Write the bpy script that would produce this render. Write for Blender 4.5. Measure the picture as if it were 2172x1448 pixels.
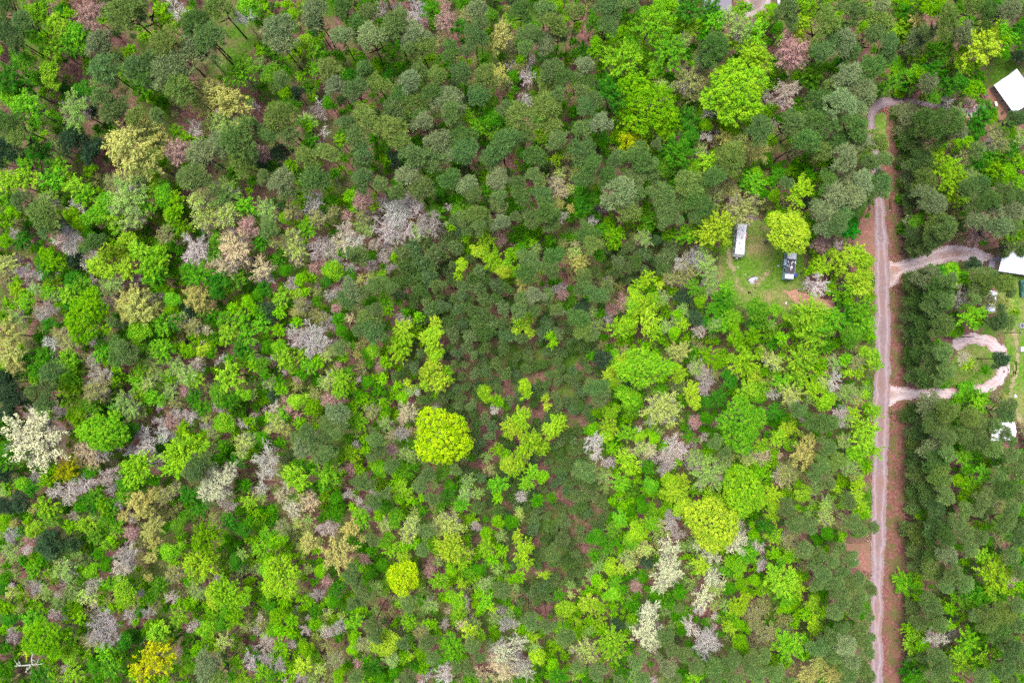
import bpy, math, random
import numpy as np

# ------------------------------------------------------------------ camera, sky, sun, exposure
scene = bpy.context.scene
for o in list(bpy.data.objects):
    bpy.data.objects.remove(o)
col = scene.collection
H = 181.0                                   # drone height above the ground, metres
PXM = 8.0                                   # photograph pixels per metre on the ground
cam_data = bpy.data.cameras.new('camera')
cam_data.sensor_width = 36.0
cam_data.lens = 24.0
cam_data.clip_end = 2000.0
cam = bpy.data.objects.new('camera', cam_data)
cam.location = (0, 0, H)
cam.rotation_euler = (0, 0, 0)
col.objects.link(cam)
scene.camera = cam

SUN_EL, SUN_AZ = math.radians(70), math.radians(-40)     # high veiled sun, from the upper left
world = bpy.data.worlds.new('World')
scene.world = world
world.use_nodes = True
wn = world.node_tree
sky = wn.nodes.new('ShaderNodeTexSky')
sky.sky_type = 'NISHITA'
sky.sun_disc = False
sky.sun_elevation = SUN_EL
sky.sun_rotation = SUN_AZ
sky.air_density = 0.8
sky.dust_density = 6.0
sky.ozone_density = 0.6
wn.links.new(sky.outputs[0], wn.nodes['Background'].inputs[0])
wn.nodes['Background'].inputs[1].default_value = 0.15
sun_data = bpy.data.lights.new('sun', 'SUN')
sun_data.energy = 1.5
sun_data.angle = math.radians(30)
sun_data.color = (1.0, 0.97, 0.93)
sun = bpy.data.objects.new('sun', sun_data)
sun.rotation_euler = (math.pi / 2 - SUN_EL, 0, math.pi - SUN_AZ)
sun.location = (0, 0, 250)
col.objects.link(sun)
scene.view_settings.view_transform = 'Standard'
scene.view_settings.look = 'None'
scene.view_settings.gamma = 1.0
scene.view_settings.use_curve_mapping = False
scene.view_settings.exposure = 1.76
scene.cycles.max_bounces = 5
scene.cycles.diffuse_bounces = 1
scene.cycles.transparent_max_bounces = 8
scene.cycles.use_denoising = False

# ------------------------------------------------------------------ helpers
def wpos(u, v, h=0.0):
    """photograph pixel of something h metres above the ground -> world x, y"""
    k = (H - h) / H / PXM
    return (u - 1086.0) * k, (724.0 - v) * k

def lin(r, g, b, k=1.0):
    def f(c):
        c /= 255.0
        return c / 12.92 if c <= 0.04045 else ((c + 0.055) / 1.055) ** 2.4
    return (f(r) * k, f(g) * k, f(b) * k, 1.0)

def link(o, parent=None):
    col.objects.link(o)
    if parent is not None:
        o.parent = parent
    return o

def mesh(name, V, F, mat=None, var=None, tint=None, smooth=False):
    me = bpy.data.meshes.new(name)
    V = np.asarray(V, dtype=np.float32)
    if isinstance(F, np.ndarray):
        n, k = F.shape
        me.vertices.add(len(V)); me.vertices.foreach_set('co', V.ravel())
        me.loops.add(n * k); me.loops.foreach_set('vertex_index', F.astype(np.int32).ravel())
        me.polygons.add(n)
        me.polygons.foreach_set('loop_start', np.arange(0, n * k, k, dtype=np.int32))
        me.polygons.foreach_set('loop_total', np.full(n, k, dtype=np.int32))
        me.update(calc_edges=True)
    else:
        me.from_pydata([tuple(map(float, v)) for v in V], [], F)
    if mat is not None:
        for m in (mat if isinstance(mat, (list, tuple)) else [mat]):
            me.materials.append(m)
    if var is not None:
        a = me.attributes.new('var', 'FLOAT', 'FACE'); a.data.foreach_set('value', np.asarray(var, dtype=np.float32))
    if tint is not None:
        a = me.attributes.new('tint', 'FLOAT_COLOR', 'FACE'); a.data.foreach_set('color', np.asarray(tint, dtype=np.float32).ravel())
    if smooth:
        me.polygons.foreach_set('use_smooth', np.ones(len(me.polygons), dtype=bool))
    return me

def obj(name, me, parent=None, loc=(0, 0, 0), rot=(0, 0, 0), scale=(1, 1, 1)):
    o = bpy.data.objects.new(name, me)
    o.location = loc; o.rotation_euler = rot; o.scale = scale
    return link(o, parent)

def empty(name, loc=(0, 0, 0), rz=0.0):
    o = bpy.data.objects.new(name, None)
    o.empty_display_size = 0.5
    o.location = loc; o.rotation_euler = (0, 0, rz)
    return link(o)

def tag(o, label=None, cat=None, group=None, kind=None):
    if label: o['label'] = label
    if cat: o['category'] = cat
    if group: o['group'] = group
    if kind: o['kind'] = kind
    return o

class MB:
    """collects boxes, tubes and prisms, built as one mesh"""
    def __init__(self): self.V = []; self.F = []
    def add(self, vs, fs):
        n = len(self.V); self.V += [tuple(v) for v in vs]; self.F += [tuple(i + n for i in f) for f in fs]; return self
    def box(self, x0, x1, y0, y1, z0, z1, b=0.0):
        if b <= 0:
            vs = [(x, y, z) for z in (z0, z1) for y in (y0, y1) for x in (x0, x1)]
            return self.add(vs, [(0, 2, 3, 1), (4, 5, 7, 6), (0, 1, 5, 4), (2, 6, 7, 3), (0, 4, 6, 2), (1, 3, 7, 5)])
        ring = lambda i, z: [(x0 + i, y0, z), (x1 - i, y0, z), (x1, y0 + i, z), (x1, y1 - i, z), (x1 - i, y1, z), (x0 + i, y1, z), (x0, y1 - i, z), (x0, y0 + i, z)]
        inner = lambda i, z: [(x0 + 2*i, y0 + i, z), (x1 - 2*i, y0 + i, z), (x1 - i, y0 + 2*i, z), (x1 - i, y1 - 2*i, z), (x1 - 2*i, y1 - i, z), (x0 + 2*i, y1 - i, z), (x0 + i, y1 - 2*i, z), (x0 + i, y0 + 2*i, z)]
        rings = [ring(b, z0), ring(b, z1 - b), inner(b, z1)]
        vs = sum(rings, []); fs = [tuple(range(7, -1, -1)), tuple(range(16, 24))]
        for r in range(2):
            for i in range(8):
                j = (i + 1) % 8
                fs.append((r*8 + i, r*8 + j, r*8 + 8 + j, r*8 + 8 + i))
        return self.add(vs, fs)
    def tube(self, pts, rad, n=6, cap=True):
        pts = [np.array(p, float) for p in pts]
        rad = rad if isinstance(rad, (list, tuple)) else [rad] * len(pts)
        vs = []; fs = []
        for i, p in enumerate(pts):
            d = pts[min(i + 1, len(pts) - 1)] - pts[max(i - 1, 0)]
            d = d / (np.linalg.norm(d) + 1e-9)
            a = np.cross(d, (0.31, 0.95, 0.05) if abs(d[2]) > 0.8 else (0, 0, 1.0)); a /= np.linalg.norm(a) + 1e-9
            b = np.cross(d, a)
            for k in range(n):
                t = 2 * math.pi * k / n
                vs.append(p + rad[i] * (a * math.cos(t) + b * math.sin(t)))
        for i in range(len(pts) - 1):
            for k in range(n):
                j = (k + 1) % n
                fs.append((i*n + k, i*n + j, (i+1)*n + j, (i+1)*n + k))
        if cap:
            fs.append(tuple(range(n - 1, -1, -1))); fs.append(tuple((len(pts) - 1) * n + k for k in range(n)))
        return self.add(vs, fs)
    def lathe(self, cx, cy, prof, n=14):
        vs = []; fs = []
        for r, z in prof:
            vs += [(cx + r * math.cos(2*math.pi*k/n), cy + r * math.sin(2*math.pi*k/n), z) for k in range(n)]
        for i in range(len(prof) - 1):
            for k in range(n):
                j = (k + 1) % n
                fs.append((i*n + k, i*n + j, (i+1)*n + j, (i+1)*n + k))
        fs.append(tuple(range(n - 1, -1, -1))); fs.append(tuple((len(prof) - 1) * n + k for k in range(n)))
        return self.add(vs, fs)
    def prism(self, poly, z0, z1):
        n = len(poly)
        vs = [(x, y, z0) for x, y in poly] + [(x, y, z1) for x, y in poly]
        fs = [tuple(range(n - 1, -1, -1)), tuple(range(n, 2*n))] + [(i, (i+1) % n, n + (i+1) % n, n + i) for i in range(n)]
        return self.add(vs, fs)
    def build(self, name, mat, parent=None, loc=(0, 0, 0), rot=(0, 0, 0)):
        return obj(name, mesh(name, self.V, self.F, mat), parent, loc, rot)

# ------------------------------------------------------------------ materials
def nt(name):
    m = bpy.data.materials.new(name); m.use_nodes = True
    t = m.node_tree; t.nodes.clear()
    out = t.nodes.new('ShaderNodeOutputMaterial')
    return m, t, out

def N(t, typ, **kw):
    n = t.nodes.new(typ)
    for k, v in kw.items(): setattr(n, k, v)
    return n

def noise(t, vec, scale, detail=4.0, rough=0.55):
    n = N(t, 'ShaderNodeTexNoise'); n.inputs['Scale'].default_value = scale
    n.inputs['Detail'].default_value = detail; n.inputs['Roughness'].default_value = rough
    if vec is not None: t.links.new(vec, n.inputs['Vector'])
    return n.outputs['Fac']

def ramp(t, fac, stops, interp='LINEAR'):
    r = N(t, 'ShaderNodeValToRGB'); r.color_ramp.interpolation = interp
    e = r.color_ramp.elements
    while len(e) < len(stops): e.new(0.5)
    for i, (p, c) in enumerate(stops): e[i].position = p; e[i].color = c if len(c) == 4 else (*c, 1)
    t.links.new(fac, r.inputs[0])
    return r.outputs[0]

def math_(t, op, a, b=None, clamp=False):
    n = N(t, 'ShaderNodeMath', operation=op); n.use_clamp = clamp
    for i, x in enumerate((a, b)):
        if x is None: continue
        if isinstance(x, (int, float)): n.inputs[i].default_value = x
        else: t.links.new(x, n.inputs[i])
    return n.outputs[0]

def mixc(t, fac, a, b, blend='MIX'):
    n = N(t, 'ShaderNodeMix', data_type='RGBA', blend_type=blend)
    for s, x in ((n.inputs[0], fac), (n.inputs[6], a), (n.inputs[7], b)):
        if isinstance(x, (int, float)): s.default_value = x
        elif isinstance(x, tuple): s.default_value = x
        else: t.links.new(x, s)
    return n.outputs[2]

def foliage(name, from_attr=False, transl=0.25, spread=0.6):
    """leaf colour = the tree's own colour, varied leaf by leaf"""
    m, t, out = nt(name)
    if from_attr:
        c = N(t, 'ShaderNodeAttribute', attribute_name='tint').outputs['Color']
    else:
        c = N(t, 'ShaderNodeObjectInfo').outputs['Color']
    v = N(t, 'ShaderNodeAttribute', attribute_name='var').outputs['Fac']
    vv = math_(t, 'ADD', math_(t, 'MULTIPLY', v, spread), 1.0 - spread / 2)
    hsv = N(t, 'ShaderNodeHueSaturation')
    t.links.new(c, hsv.inputs['Color']); t.links.new(vv, hsv.inputs['Value'])
    t.links.new(math_(t, 'ADD', math_(t, 'MULTIPLY', v, -0.05), 0.525), hsv.inputs['Hue'])
    cc = hsv.outputs[0]
    d = N(t, 'ShaderNodeBsdfDiffuse'); tr = N(t, 'ShaderNodeBsdfTranslucent'); mx = N(t, 'ShaderNodeMixShader')
    t.links.new(cc, d.inputs[0]); t.links.new(cc, tr.inputs[0]); mx.inputs[0].default_value = transl
    t.links.new(d.outputs[0], mx.inputs[1]); t.links.new(tr.outputs[0], mx.inputs[2])
    t.links.new(mx.outputs[0], out.inputs[0])
    return m

def bark(name, c1, c2, use_obj=False):
    m, t, out = nt(name)
    g = N(t, 'ShaderNodeNewGeometry').outputs['Position']
    f = noise(t, g, 3.0, 5)
    c = ramp(t, f, [(0.3, c1), (0.7, c2)])
    if use_obj:
        oc = N(t, 'ShaderNodeObjectInfo').outputs['Color']
        c = mixc(t, 1.0, oc, ramp(t, f, [(0.3, (0.62, 0.62, 0.62, 1)), (0.7, (1.1, 1.1, 1.1, 1))]), 'MULTIPLY')
    b = N(t, 'ShaderNodeBsdfDiffuse'); t.links.new(c, b.inputs[0]); t.links.new(b.outputs[0], out.inputs[0])
    return m

def plain(name, c, rough=0.6, c2=None, scale=3.0, metal=0.0, detail=5, bump=0.0):
    m, t, out = nt(name)
    b = N(t, 'ShaderNodeBsdfPrincipled'); b.inputs['Roughness'].default_value = rough; b.inputs['Metallic'].default_value = metal
    g = N(t, 'ShaderNodeNewGeometry').outputs['Position']
    f = noise(t, g, scale, detail, 0.6)
    c2 = c2 or tuple(x * 0.8 for x in c[:3]) + (1,)
    t.links.new(ramp(t, f, [(0.3, c), (0.72, c2)]), b.inputs['Base Color'])
    if bump:
        bp = N(t, 'ShaderNodeBump'); bp.inputs['Strength'].default_value = bump; bp.inputs['Distance'].default_value = 0.05
        t.links.new(f, bp.inputs['Height']); t.links.new(bp.outputs[0], b.inputs['Normal'])
    t.links.new(b.outputs[0], out.inputs[0])
    return m

AL = 0.44     # share of the picture's linear brightness that is surface colour (the rest is exposure)
def alb(r, g, b, k=1.0): return lin(r, g, b, AL * k)

def ground_mat(name, stops_fine, patch=None, edge=None, fine=2.2, patch_scale=0.11, extra=None):
    """stops_fine: ramp over fine noise; patch: (ramp stops, lo, hi) mixed in by broad noise; edge: width of a ragged rim"""
    m, t, out = nt(name)
    g = N(t, 'ShaderNodeNewGeometry').outputs['Position']
    f = noise(t, g, fine, 8, 0.75)
    c = ramp(t, f, stops_fine)
    if patch:
        pf = noise(t, g, patch_scale, 6, 0.65)
        mk = ramp(t, pf, [(patch[1], (0, 0, 0, 1)), (patch[2], (1, 1, 1, 1))])
        c = mixc(t, mk, c, ramp(t, noise(t, g, fine * 1.7, 7, 0.75), patch[0]))
    if extra: c = extra(t, g, c)
    b = N(t, 'ShaderNodeBsdfDiffuse'); t.links.new(c, b.inputs[0])
    bp = N(t, 'ShaderNodeBump'); bp.inputs['Strength'].default_value = 0.5; bp.inputs['Distance'].default_value = 0.12
    t.links.new(f, bp.inputs['Height']); t.links.new(bp.outputs[0], b.inputs['Normal'])
    if edge:
        d = N(t, 'ShaderNodeAttribute', attribute_name='edge_distance').outputs['Fac']
        nz = math_(t, 'SUBTRACT', noise(t, g, edge[1], 6, 0.7), 0.5)
        s = math_(t, 'ADD', d, math_(t, 'MULTIPLY', nz, edge[0] * 3.0))
        a = math_(t, 'MULTIPLY', math_(t, 'ADD', s, 0.12), 4.0, clamp=True)
        tr = N(t, 'ShaderNodeBsdfTransparent'); mx = N(t, 'ShaderNodeMixShader')
        t.links.new(a, mx.inputs[0]); t.links.new(tr.outputs[0], mx.inputs[1]); t.links.new(b.outputs[0], mx.inputs[2])
        t.links.new(mx.outputs[0], out.inputs[0])
    else:
        t.links.new(b.outputs[0], out.inputs[0])
    return m

litter_stops = [(0.30, alb(70, 44, 40)), (0.48, alb(122, 90, 84)), (0.62, alb(152, 118, 108)), (0.78, alb(192, 164, 150))]
moss_stops = [(0.32, alb(38, 70, 18)), (0.55, alb(84, 122, 40)), (0.78, alb(130, 165, 70))]
grass_stops = [(0.30, alb(52, 92, 22)), (0.5, alb(96, 140, 44)), (0.66, alb(128, 160, 70)), (0.8, alb(170, 180, 120))]
dry_stops = [(0.3, alb(118, 112, 70)), (0.55, alb(160, 148, 105)), (0.75, alb(196, 182, 150))]
M = {}
M['leaf'] = foliage('foliage')
M['leaf_stuff'] = foliage('foliage_mass', True)
M['needle'] = foliage('pine_needles', False, 0.2, 0.5)
M['needle_stuff'] = foliage('pine_needles_mass', True, 0.2, 0.5)
M['bark_pine'] = bark('pine_bark', alb(70, 58, 52), alb(125, 108, 98))
M['bark'] = bark('grey_bark', alb(105, 98, 90), alb(165, 158, 148))
M['twig'] = bark('pale_branches', alb(150, 140, 132), alb(220, 214, 208), True)
M['litter'] = ground_mat('leaf_litter', litter_stops, (moss_stops, 0.44, 0.6), fine=1.6, patch_scale=0.09)
def wheel_tracks(c_track, c_mid):
    def f(t, g, c):
        d = N(t, 'ShaderNodeAttribute', attribute_name='edge_distance').outputs['Fac']
        wob = math_(t, 'MULTIPLY', math_(t, 'SUBTRACT', noise(t, g, 0.12, 3), 0.5), 0.9)
        dd = math_(t, 'ABSOLUTE', math_(t, 'SUBTRACT', math_(t, 'ADD', d, wob), 0.95))
        k = math_(t, 'SUBTRACT', 1.0, math_(t, 'DIVIDE', dd, 0.42), clamp=True)
        k = math_(t, 'MULTIPLY', k, math_(t, 'MULTIPLY', noise(t, g, 0.5, 5), 1.3), clamp=True)
        c = mixc(t, k, c, c_track)
        m = math_(t, 'MULTIPLY', math_(t, 'SUBTRACT', d, 1.35), math_(t, 'MULTIPLY', noise(t, g, 0.9, 5, 0.7), 1.2), clamp=True)
        return mixc(t, m, c, c_mid)
    return f
M['road'] = ground_mat('gravel_road', [(0.28, alb(124, 106, 108)), (0.5, alb(150, 134, 140)), (0.75, alb(178, 162, 168))],
                       ([(0.3, alb(128, 98, 92)), (0.7, alb(178, 146, 140))], 0.47, 0.68), (0.55, 0.9), fine=1.1, patch_scale=0.2,
                       extra=wheel_tracks(alb(180, 166, 172), alb(136, 116, 112)))
M['verge'] = ground_mat('red_verge', [(0.3, alb(92, 54, 50)), (0.52, alb(136, 94, 88)), (0.75, alb(186, 144, 130))],
                        ([(0.3, alb(72, 78, 40)), (0.7, alb(128, 122, 82))], 0.44, 0.6), (1.1, 0.45), fine=1.3, patch_scale=0.28)
M['gravel'] = ground_mat('pale_gravel', [(0.28, alb(166, 146, 144)), (0.5, alb(194, 178, 180)), (0.75, alb(218, 204, 206))],
                         ([(0.3, alb(150, 105, 95)), (0.7, alb(200, 160, 150))], 0.48, 0.66), (0.95, 0.6), fine=1.2, patch_scale=0.25, extra=wheel_tracks(alb(214, 202, 204), alb(160, 140, 130)))
M['grass'] = ground_mat('mown_grass', grass_stops, (dry_stops, 0.46, 0.7), (0.9, 0.5), fine=1.1, patch_scale=0.13)
M['track'] = ground_mat('worn_track', [(0.3, alb(128, 124, 82)), (0.7, alb(184, 170, 138))], None, (1.3, 0.9), fine=1.3)
M['soil'] = ground_mat('orange_soil', [(0.3, alb(150, 104, 86)), (0.5, alb(196, 150, 130)), (0.75, alb(226, 194, 178))], None, (0.8, 0.5), fine=1.4)
M['redsoil'] = ground_mat('red_soil', [(0.3, alb(120, 80, 72)), (0.52, alb(160, 116, 106)), (0.75, alb(200, 160, 148))],
                          ([(0.3, alb(110, 92, 62)), (0.7, alb(160, 130, 112))], 0.45, 0.62), (0.8, 0.5), fine=1.5, patch_scale=0.25)
M['white_metal'] = plain('white_roof_metal', (0.34, 0.37, 0.43, 1), 0.5, (0.25, 0.275, 0.33, 1), 0.5, detail=8)
M['old_white'] = plain('stained_white_roof', (0.46, 0.48, 0.52, 1), 0.6, (0.3, 0.31, 0.34, 1), 1.1, detail=9)
M['white'] = plain('white_panel', (0.46, 0.47, 0.49, 1), 0.5, (0.34, 0.34, 0.36, 1), 1.2)
M['paleblue'] = plain('pale_blue_panel', alb(170, 195, 215, 1.2), 0.5, alb(140, 165, 185, 1.2), 1.0)
M['dark'] = plain('dark_rubber', (0.02, 0.02, 0.025, 1), 0.8)
M['window'] = plain('dark_glass', (0.03, 0.035, 0.04, 1), 0.15)
M['tarp'] = plain('dark_grey_tarp', alb(72, 68, 80), 0.85, alb(92, 88, 100), 1.5, bump=0.3)
M['bluetarp'] = plain('blue_tarp', alb(40, 80, 190), 0.7, alb(30, 60, 150))
M['deck'] = plain('brown_deck', alb(150, 100, 80), 0.8, alb(120, 78, 62), 2.0)
M['shingle'] = plain('grey_shingle', alb(150, 145, 165), 0.9, alb(130, 124, 142), 2.5)
M['siding'] = plain('tan_siding', alb(175, 160, 140), 0.8, alb(150, 136, 118), 1.0)
M['teal'] = plain('teal_paint', alb(60, 120, 110), 0.4, alb(45, 95, 88))
M['wood'] = plain('weathered_wood', alb(110, 95, 85), 0.85, alb(75, 62, 55), 3.0)
M['pink'] = plain('faded_pink_cloth', alb(210, 150, 150), 0.9, alb(190, 120, 125))
M['steel'] = plain('grey_steel', alb(90, 88, 92), 0.5, alb(65, 62, 66), 3.0, 0.4)
M['purple'] = plain('purple_plastic', alb(70, 50, 110), 0.5)

# ------------------------------------------------------------------ ground, road, drives, grass
def value_noise(x, y, s, seed=0):
    r = np.random.RandomState(seed); G = r.rand(64, 64)
    fx = (x / s) % 64; fy = (y / s) % 64
    i = fx.astype(int); j = fy.astype(int); a = fx - i; b = fy - j
    a = a*a*(3-2*a); b = b*b*(3-2*b); i2 = (i+1) % 64; j2 = (j+1) % 64
    return (G[i, j]*(1-a) + G[i2, j]*a)*(1-b) + (G[i, j2]*(1-a) + G[i2, j2]*a)*b

def d_path(x, y, pts):
    """signed distance (inside positive) to a path of (u, v, width) in photo pixels on the ground"""
    best = np.full(x.shape, -1e9)
    P = [(*wpos(u, v), w / PXM / 2) for u, v, w in pts]
    for (x0, y0, w0), (x1, y1, w1) in zip(P[:-1], P[1:]):
        dx, dy = x1 - x0, y1 - y0
        tt = np.clip(((x - x0) * dx + (y - y0) * dy) / (dx*dx + dy*dy + 1e-9), 0, 1)
        d = (w0 + (w1 - w0) * tt) - np.hypot(x - x0 - dx*tt, y - y0 - dy*tt)
        best = np.maximum(best, d)
    return best

def d_poly(x, y, pts):
    P = [wpos(u, v) for u, v in pts]
    inside = np.zeros(x.shape, bool); dist = np.full(x.shape, 1e9)
    for (x0, y0), (x1, y1) in zip(P, P[1:] + P[:1]):
        c = ((y0 > y) != (y1 > y)) & (x < (x1 - x0) * (y - y0) / (y1 - y0 + 1e-12) + x0)
        inside ^= c
        dx, dy = x1 - x0, y1 - y0
        tt = np.clip(((x - x0) * dx + (y - y0) * dy) / (dx*dx + dy*dy + 1e-9), 0, 1)
        dist = np.minimum(dist, np.hypot(x - x0 - dx*tt, y - y0 - dy*tt))
    return np.where(inside, dist, -dist)

def sheet(name, fn, pts, z, mat, cell=0.5, rim=1.6):
    W = [wpos(p[0], p[1]) for p in pts]
    xs = np.arange(min(p[0] for p in W) - 6, max(p[0] for p in W) + 6, cell)
    ys = np.arange(min(p[1] for p in W) - 6, max(p[1] for p in W) + 6, cell)
    X, Y = np.meshgrid(xs, ys, indexing='ij')
    D = fn(X, Y, pts)
    if fn is d_path: D = D + (value_noise(X + 900, Y + 900, 3.5, 4) - 0.5) * 0.7 + (value_noise(X + 900, Y + 900, 1.2, 6) - 0.5) * 0.35
    keep = (D > -rim)
    cellk = keep[:-1, :-1] | keep[1:, :-1] | keep[:-1, 1:] | keep[1:, 1:]
    idx = np.arange(X.size).reshape(X.shape)
    a, b = np.nonzero(cellk)
    F = np.stack([idx[a, b], idx[a+1, b], idx[a+1, b+1], idx[a, b+1]], 1)
    used, inv = np.unique(F, return_inverse=True)
    V = np.stack([X.ravel()[used], Y.ravel()[used], np.full(len(used), 0.0)], 1)
    me = mesh(name, V, inv.reshape(F.shape), mat)
    at = me.attributes.new('edge_distance', 'FLOAT', 'POINT'); at.data.foreach_set('value', D.ravel()[used].astype(np.float32))
    return tag(obj(name, me, None, (0, 0, z)), kind='structure')

ROAD = [(1856, 1560, 26), (1858, 1448, 26), (1861, 1250, 28), (1864, 1086, 31), (1868, 900, 34), (1872, 724, 34), (1872, 600, 32), (1868, 500, 28),
        (1865, 430, 22), (1857, 330, 20), (1847, 262, 19), (1850, 236, 19), (1868, 219, 18), (1895, 214, 14), (1940, 216, 10), (2000, 226, 9), (2060, 236, 12), (2100, 225, 16)]
VERGE = [(1878, 1560, 62), (1880, 1448, 62), (1886, 1200, 62), (1888, 1086, 62), (1890, 900, 60), (1890, 724, 62), (1886, 600, 56), (1880, 500, 52), (1876, 430, 46), (1872, 330, 44), (1868, 262, 42), (1872, 225, 30)]
DRIVE_MID = [(1886, 580, 62), (1905, 571, 32), (1935, 562, 26), (1975, 549, 28), (2020, 535, 32), (2065, 538, 32), (2100, 552, 28)]
DRIVE_LOOP = [(1886, 838, 48), (1905, 836, 30), (1950, 836, 22), (2000, 834, 18), (2050, 832, 20), (2092, 823, 22), (2122, 803, 24), (2132, 775, 20), (2124, 744, 24), (2096, 722, 24), (2060, 716, 22), (2030, 728, 22)]
GRAVEL_NE = [(2052, 236), (2075, 222), (2098, 224), (2088, 240), (2062, 250), (2045, 252)]
GRAVEL_N = [(1560, -20), (1645, -20), (1628, 18), (1600, 34), (1578, 40), (1585, 15)]
CLEARING = [(1545, 480), (1600, 465), (1680, 480), (1705, 540), (1712, 600), (1700, 640), (1670, 665), (1620, 662), (1570, 650), (1535, 622), (1520, 580), (1528, 530)]
YARD = [(2112, 600), (2190, 575), (2290, 580), (2290, 900), (2160, 895), (2138, 850), (2142, 800), (2132, 720), (2120, 660)]
LOOP_GREEN = [(2040, 735), (2080, 722), (2115, 745), (2122, 780), (2100, 812), (2055, 822), (2020, 815), (2015, 770)]
TRACK = [(1546, 530, 9), (1547, 556, 9), (1560, 585, 8), (1564, 606, 7), (1576, 618, 8), (1600, 626, 6)]
TRACK2 = [(1600, 612, 7), (1618, 590, 9), (1632, 575, 6)]
YTRACK = [(2150, 700, 9), (2158, 740, 11), (2152, 790, 12), (2140, 850, 9), (2165, 890, 12)]
SOIL = [(1662, 618), (1690, 614), (1718, 626), (1770, 640), (1772, 662), (1720, 655), (1685, 640)]
REDSOIL = [(1823, 470), (1846, 425), (1862, 470), (1858, 560), (1846, 590), (1800, 575), (1815, 510)]
SHOULDER = [(1790, 1150), (1846, 1150), (1850, 1215), (1815, 1205)]
GREENROAD = [(1853, 240), (1878, 238), (1882, 290), (1862, 300), (1856, 270)]

# one sheet of forest floor reaching far past the frame, gently uneven
n = 160
gx = np.concatenate([[-1500, -600, -300], np.linspace(-170, 170, n), [300, 600, 1500]])
gy = np.concatenate([[-1500, -600, -300], np.linspace(-125, 125, 120), [300, 600, 1500]])
GX, GY = np.meshgrid(gx, gy, indexing='ij')
GZ = -0.25 * value_noise(GX + 5000, GY + 5000, 9.0, 3) - 0.05
ix = np.arange(GX.size).reshape(GX.shape)
F = np.stack([ix[:-1, :-1].ravel(), ix[1:, :-1].ravel(), ix[1:, 1:].ravel(), ix[:-1, 1:].ravel()], 1)
for pth in (d_path(GX, GY, ROAD), d_path(GX, GY, VERGE), d_path(GX, GY, DRIVE_MID), d_path(GX, GY, DRIVE_LOOP), d_poly(GX, GY, CLEARING),
            d_poly(GX, GY, YARD), d_poly(GX, GY, REDSOIL), d_poly(GX, GY, SOIL), d_poly(GX, GY, GRAVEL_NE), d_poly(GX, GY, GRAVEL_N), d_poly(GX, GY, LOOP_GREEN), d_poly(GX, GY, SHOULDER)):
    GZ = np.where(pth > -3.5, -0.004, GZ)
ground = tag(obj('ground', mesh('ground', np.stack([GX.ravel(), GY.ravel(), GZ.ravel()], 1), F, M['litter'], smooth=True)), kind='structure')

sheet('road_verge', d_path, VERGE, 0.004, M['verge'])
sheet('grass_clearing', d_poly, CLEARING, 0.004, M['grass'])
sheet('grass_yard', d_poly, YARD, 0.004, M['grass'])
sheet('grass_island', d_poly, LOOP_GREEN, 0.004, M['grass'])
sheet('bare_soil', d_poly, SOIL, 0.008, M['soil'])
sheet('red_soil_bank', d_poly, REDSOIL, 0.008, M['redsoil'])
sheet('roadside_soil', d_poly, SHOULDER, 0.008, M['redsoil'])
sheet('grass_road_bend', d_poly, GREENROAD, 0.008, M['grass'])
sheet('worn_track', d_path, TRACK, 0.012, M['track'])
sheet('worn_track', d_path, TRACK2, 0.012, M['track'])
sheet('worn_track', d_path, YTRACK, 0.012, M['track'])
sheet('gravel_driveway', d_path, DRIVE_MID, 0.012, M['gravel'])
sheet('gravel_driveway', d_path, DRIVE_LOOP, 0.012, M['gravel'])
sheet('gravel_pad', d_poly, GRAVEL_NE, 0.012, M['gravel'])
sheet('gravel_pad', d_poly, GRAVEL_N, 0.012, M['gravel'])
sheet('gravel_road', d_path, ROAD, 0.018, M['road'])

# ------------------------------------------------------------------ tree meshes (unit crown radius, shared between alike trees)
def unit(v): return v / (np.linalg.norm(v, axis=-1, keepdims=True) + 1e-9)

def quads(C, Nn, size, rng, asp=0.6):
    n = len(C)
    t = unit(np.cross(Nn, rng.normal(size=(n, 3)))); b = np.cross(Nn, t)
    s = np.asarray(size)[:, None]
    V = np.stack([C - t*s, C - b*s*asp, C + t*s, C + b*s*asp], 1).reshape(-1, 3)
    return V, np.arange(4 * n).reshape(n, 4)

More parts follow.
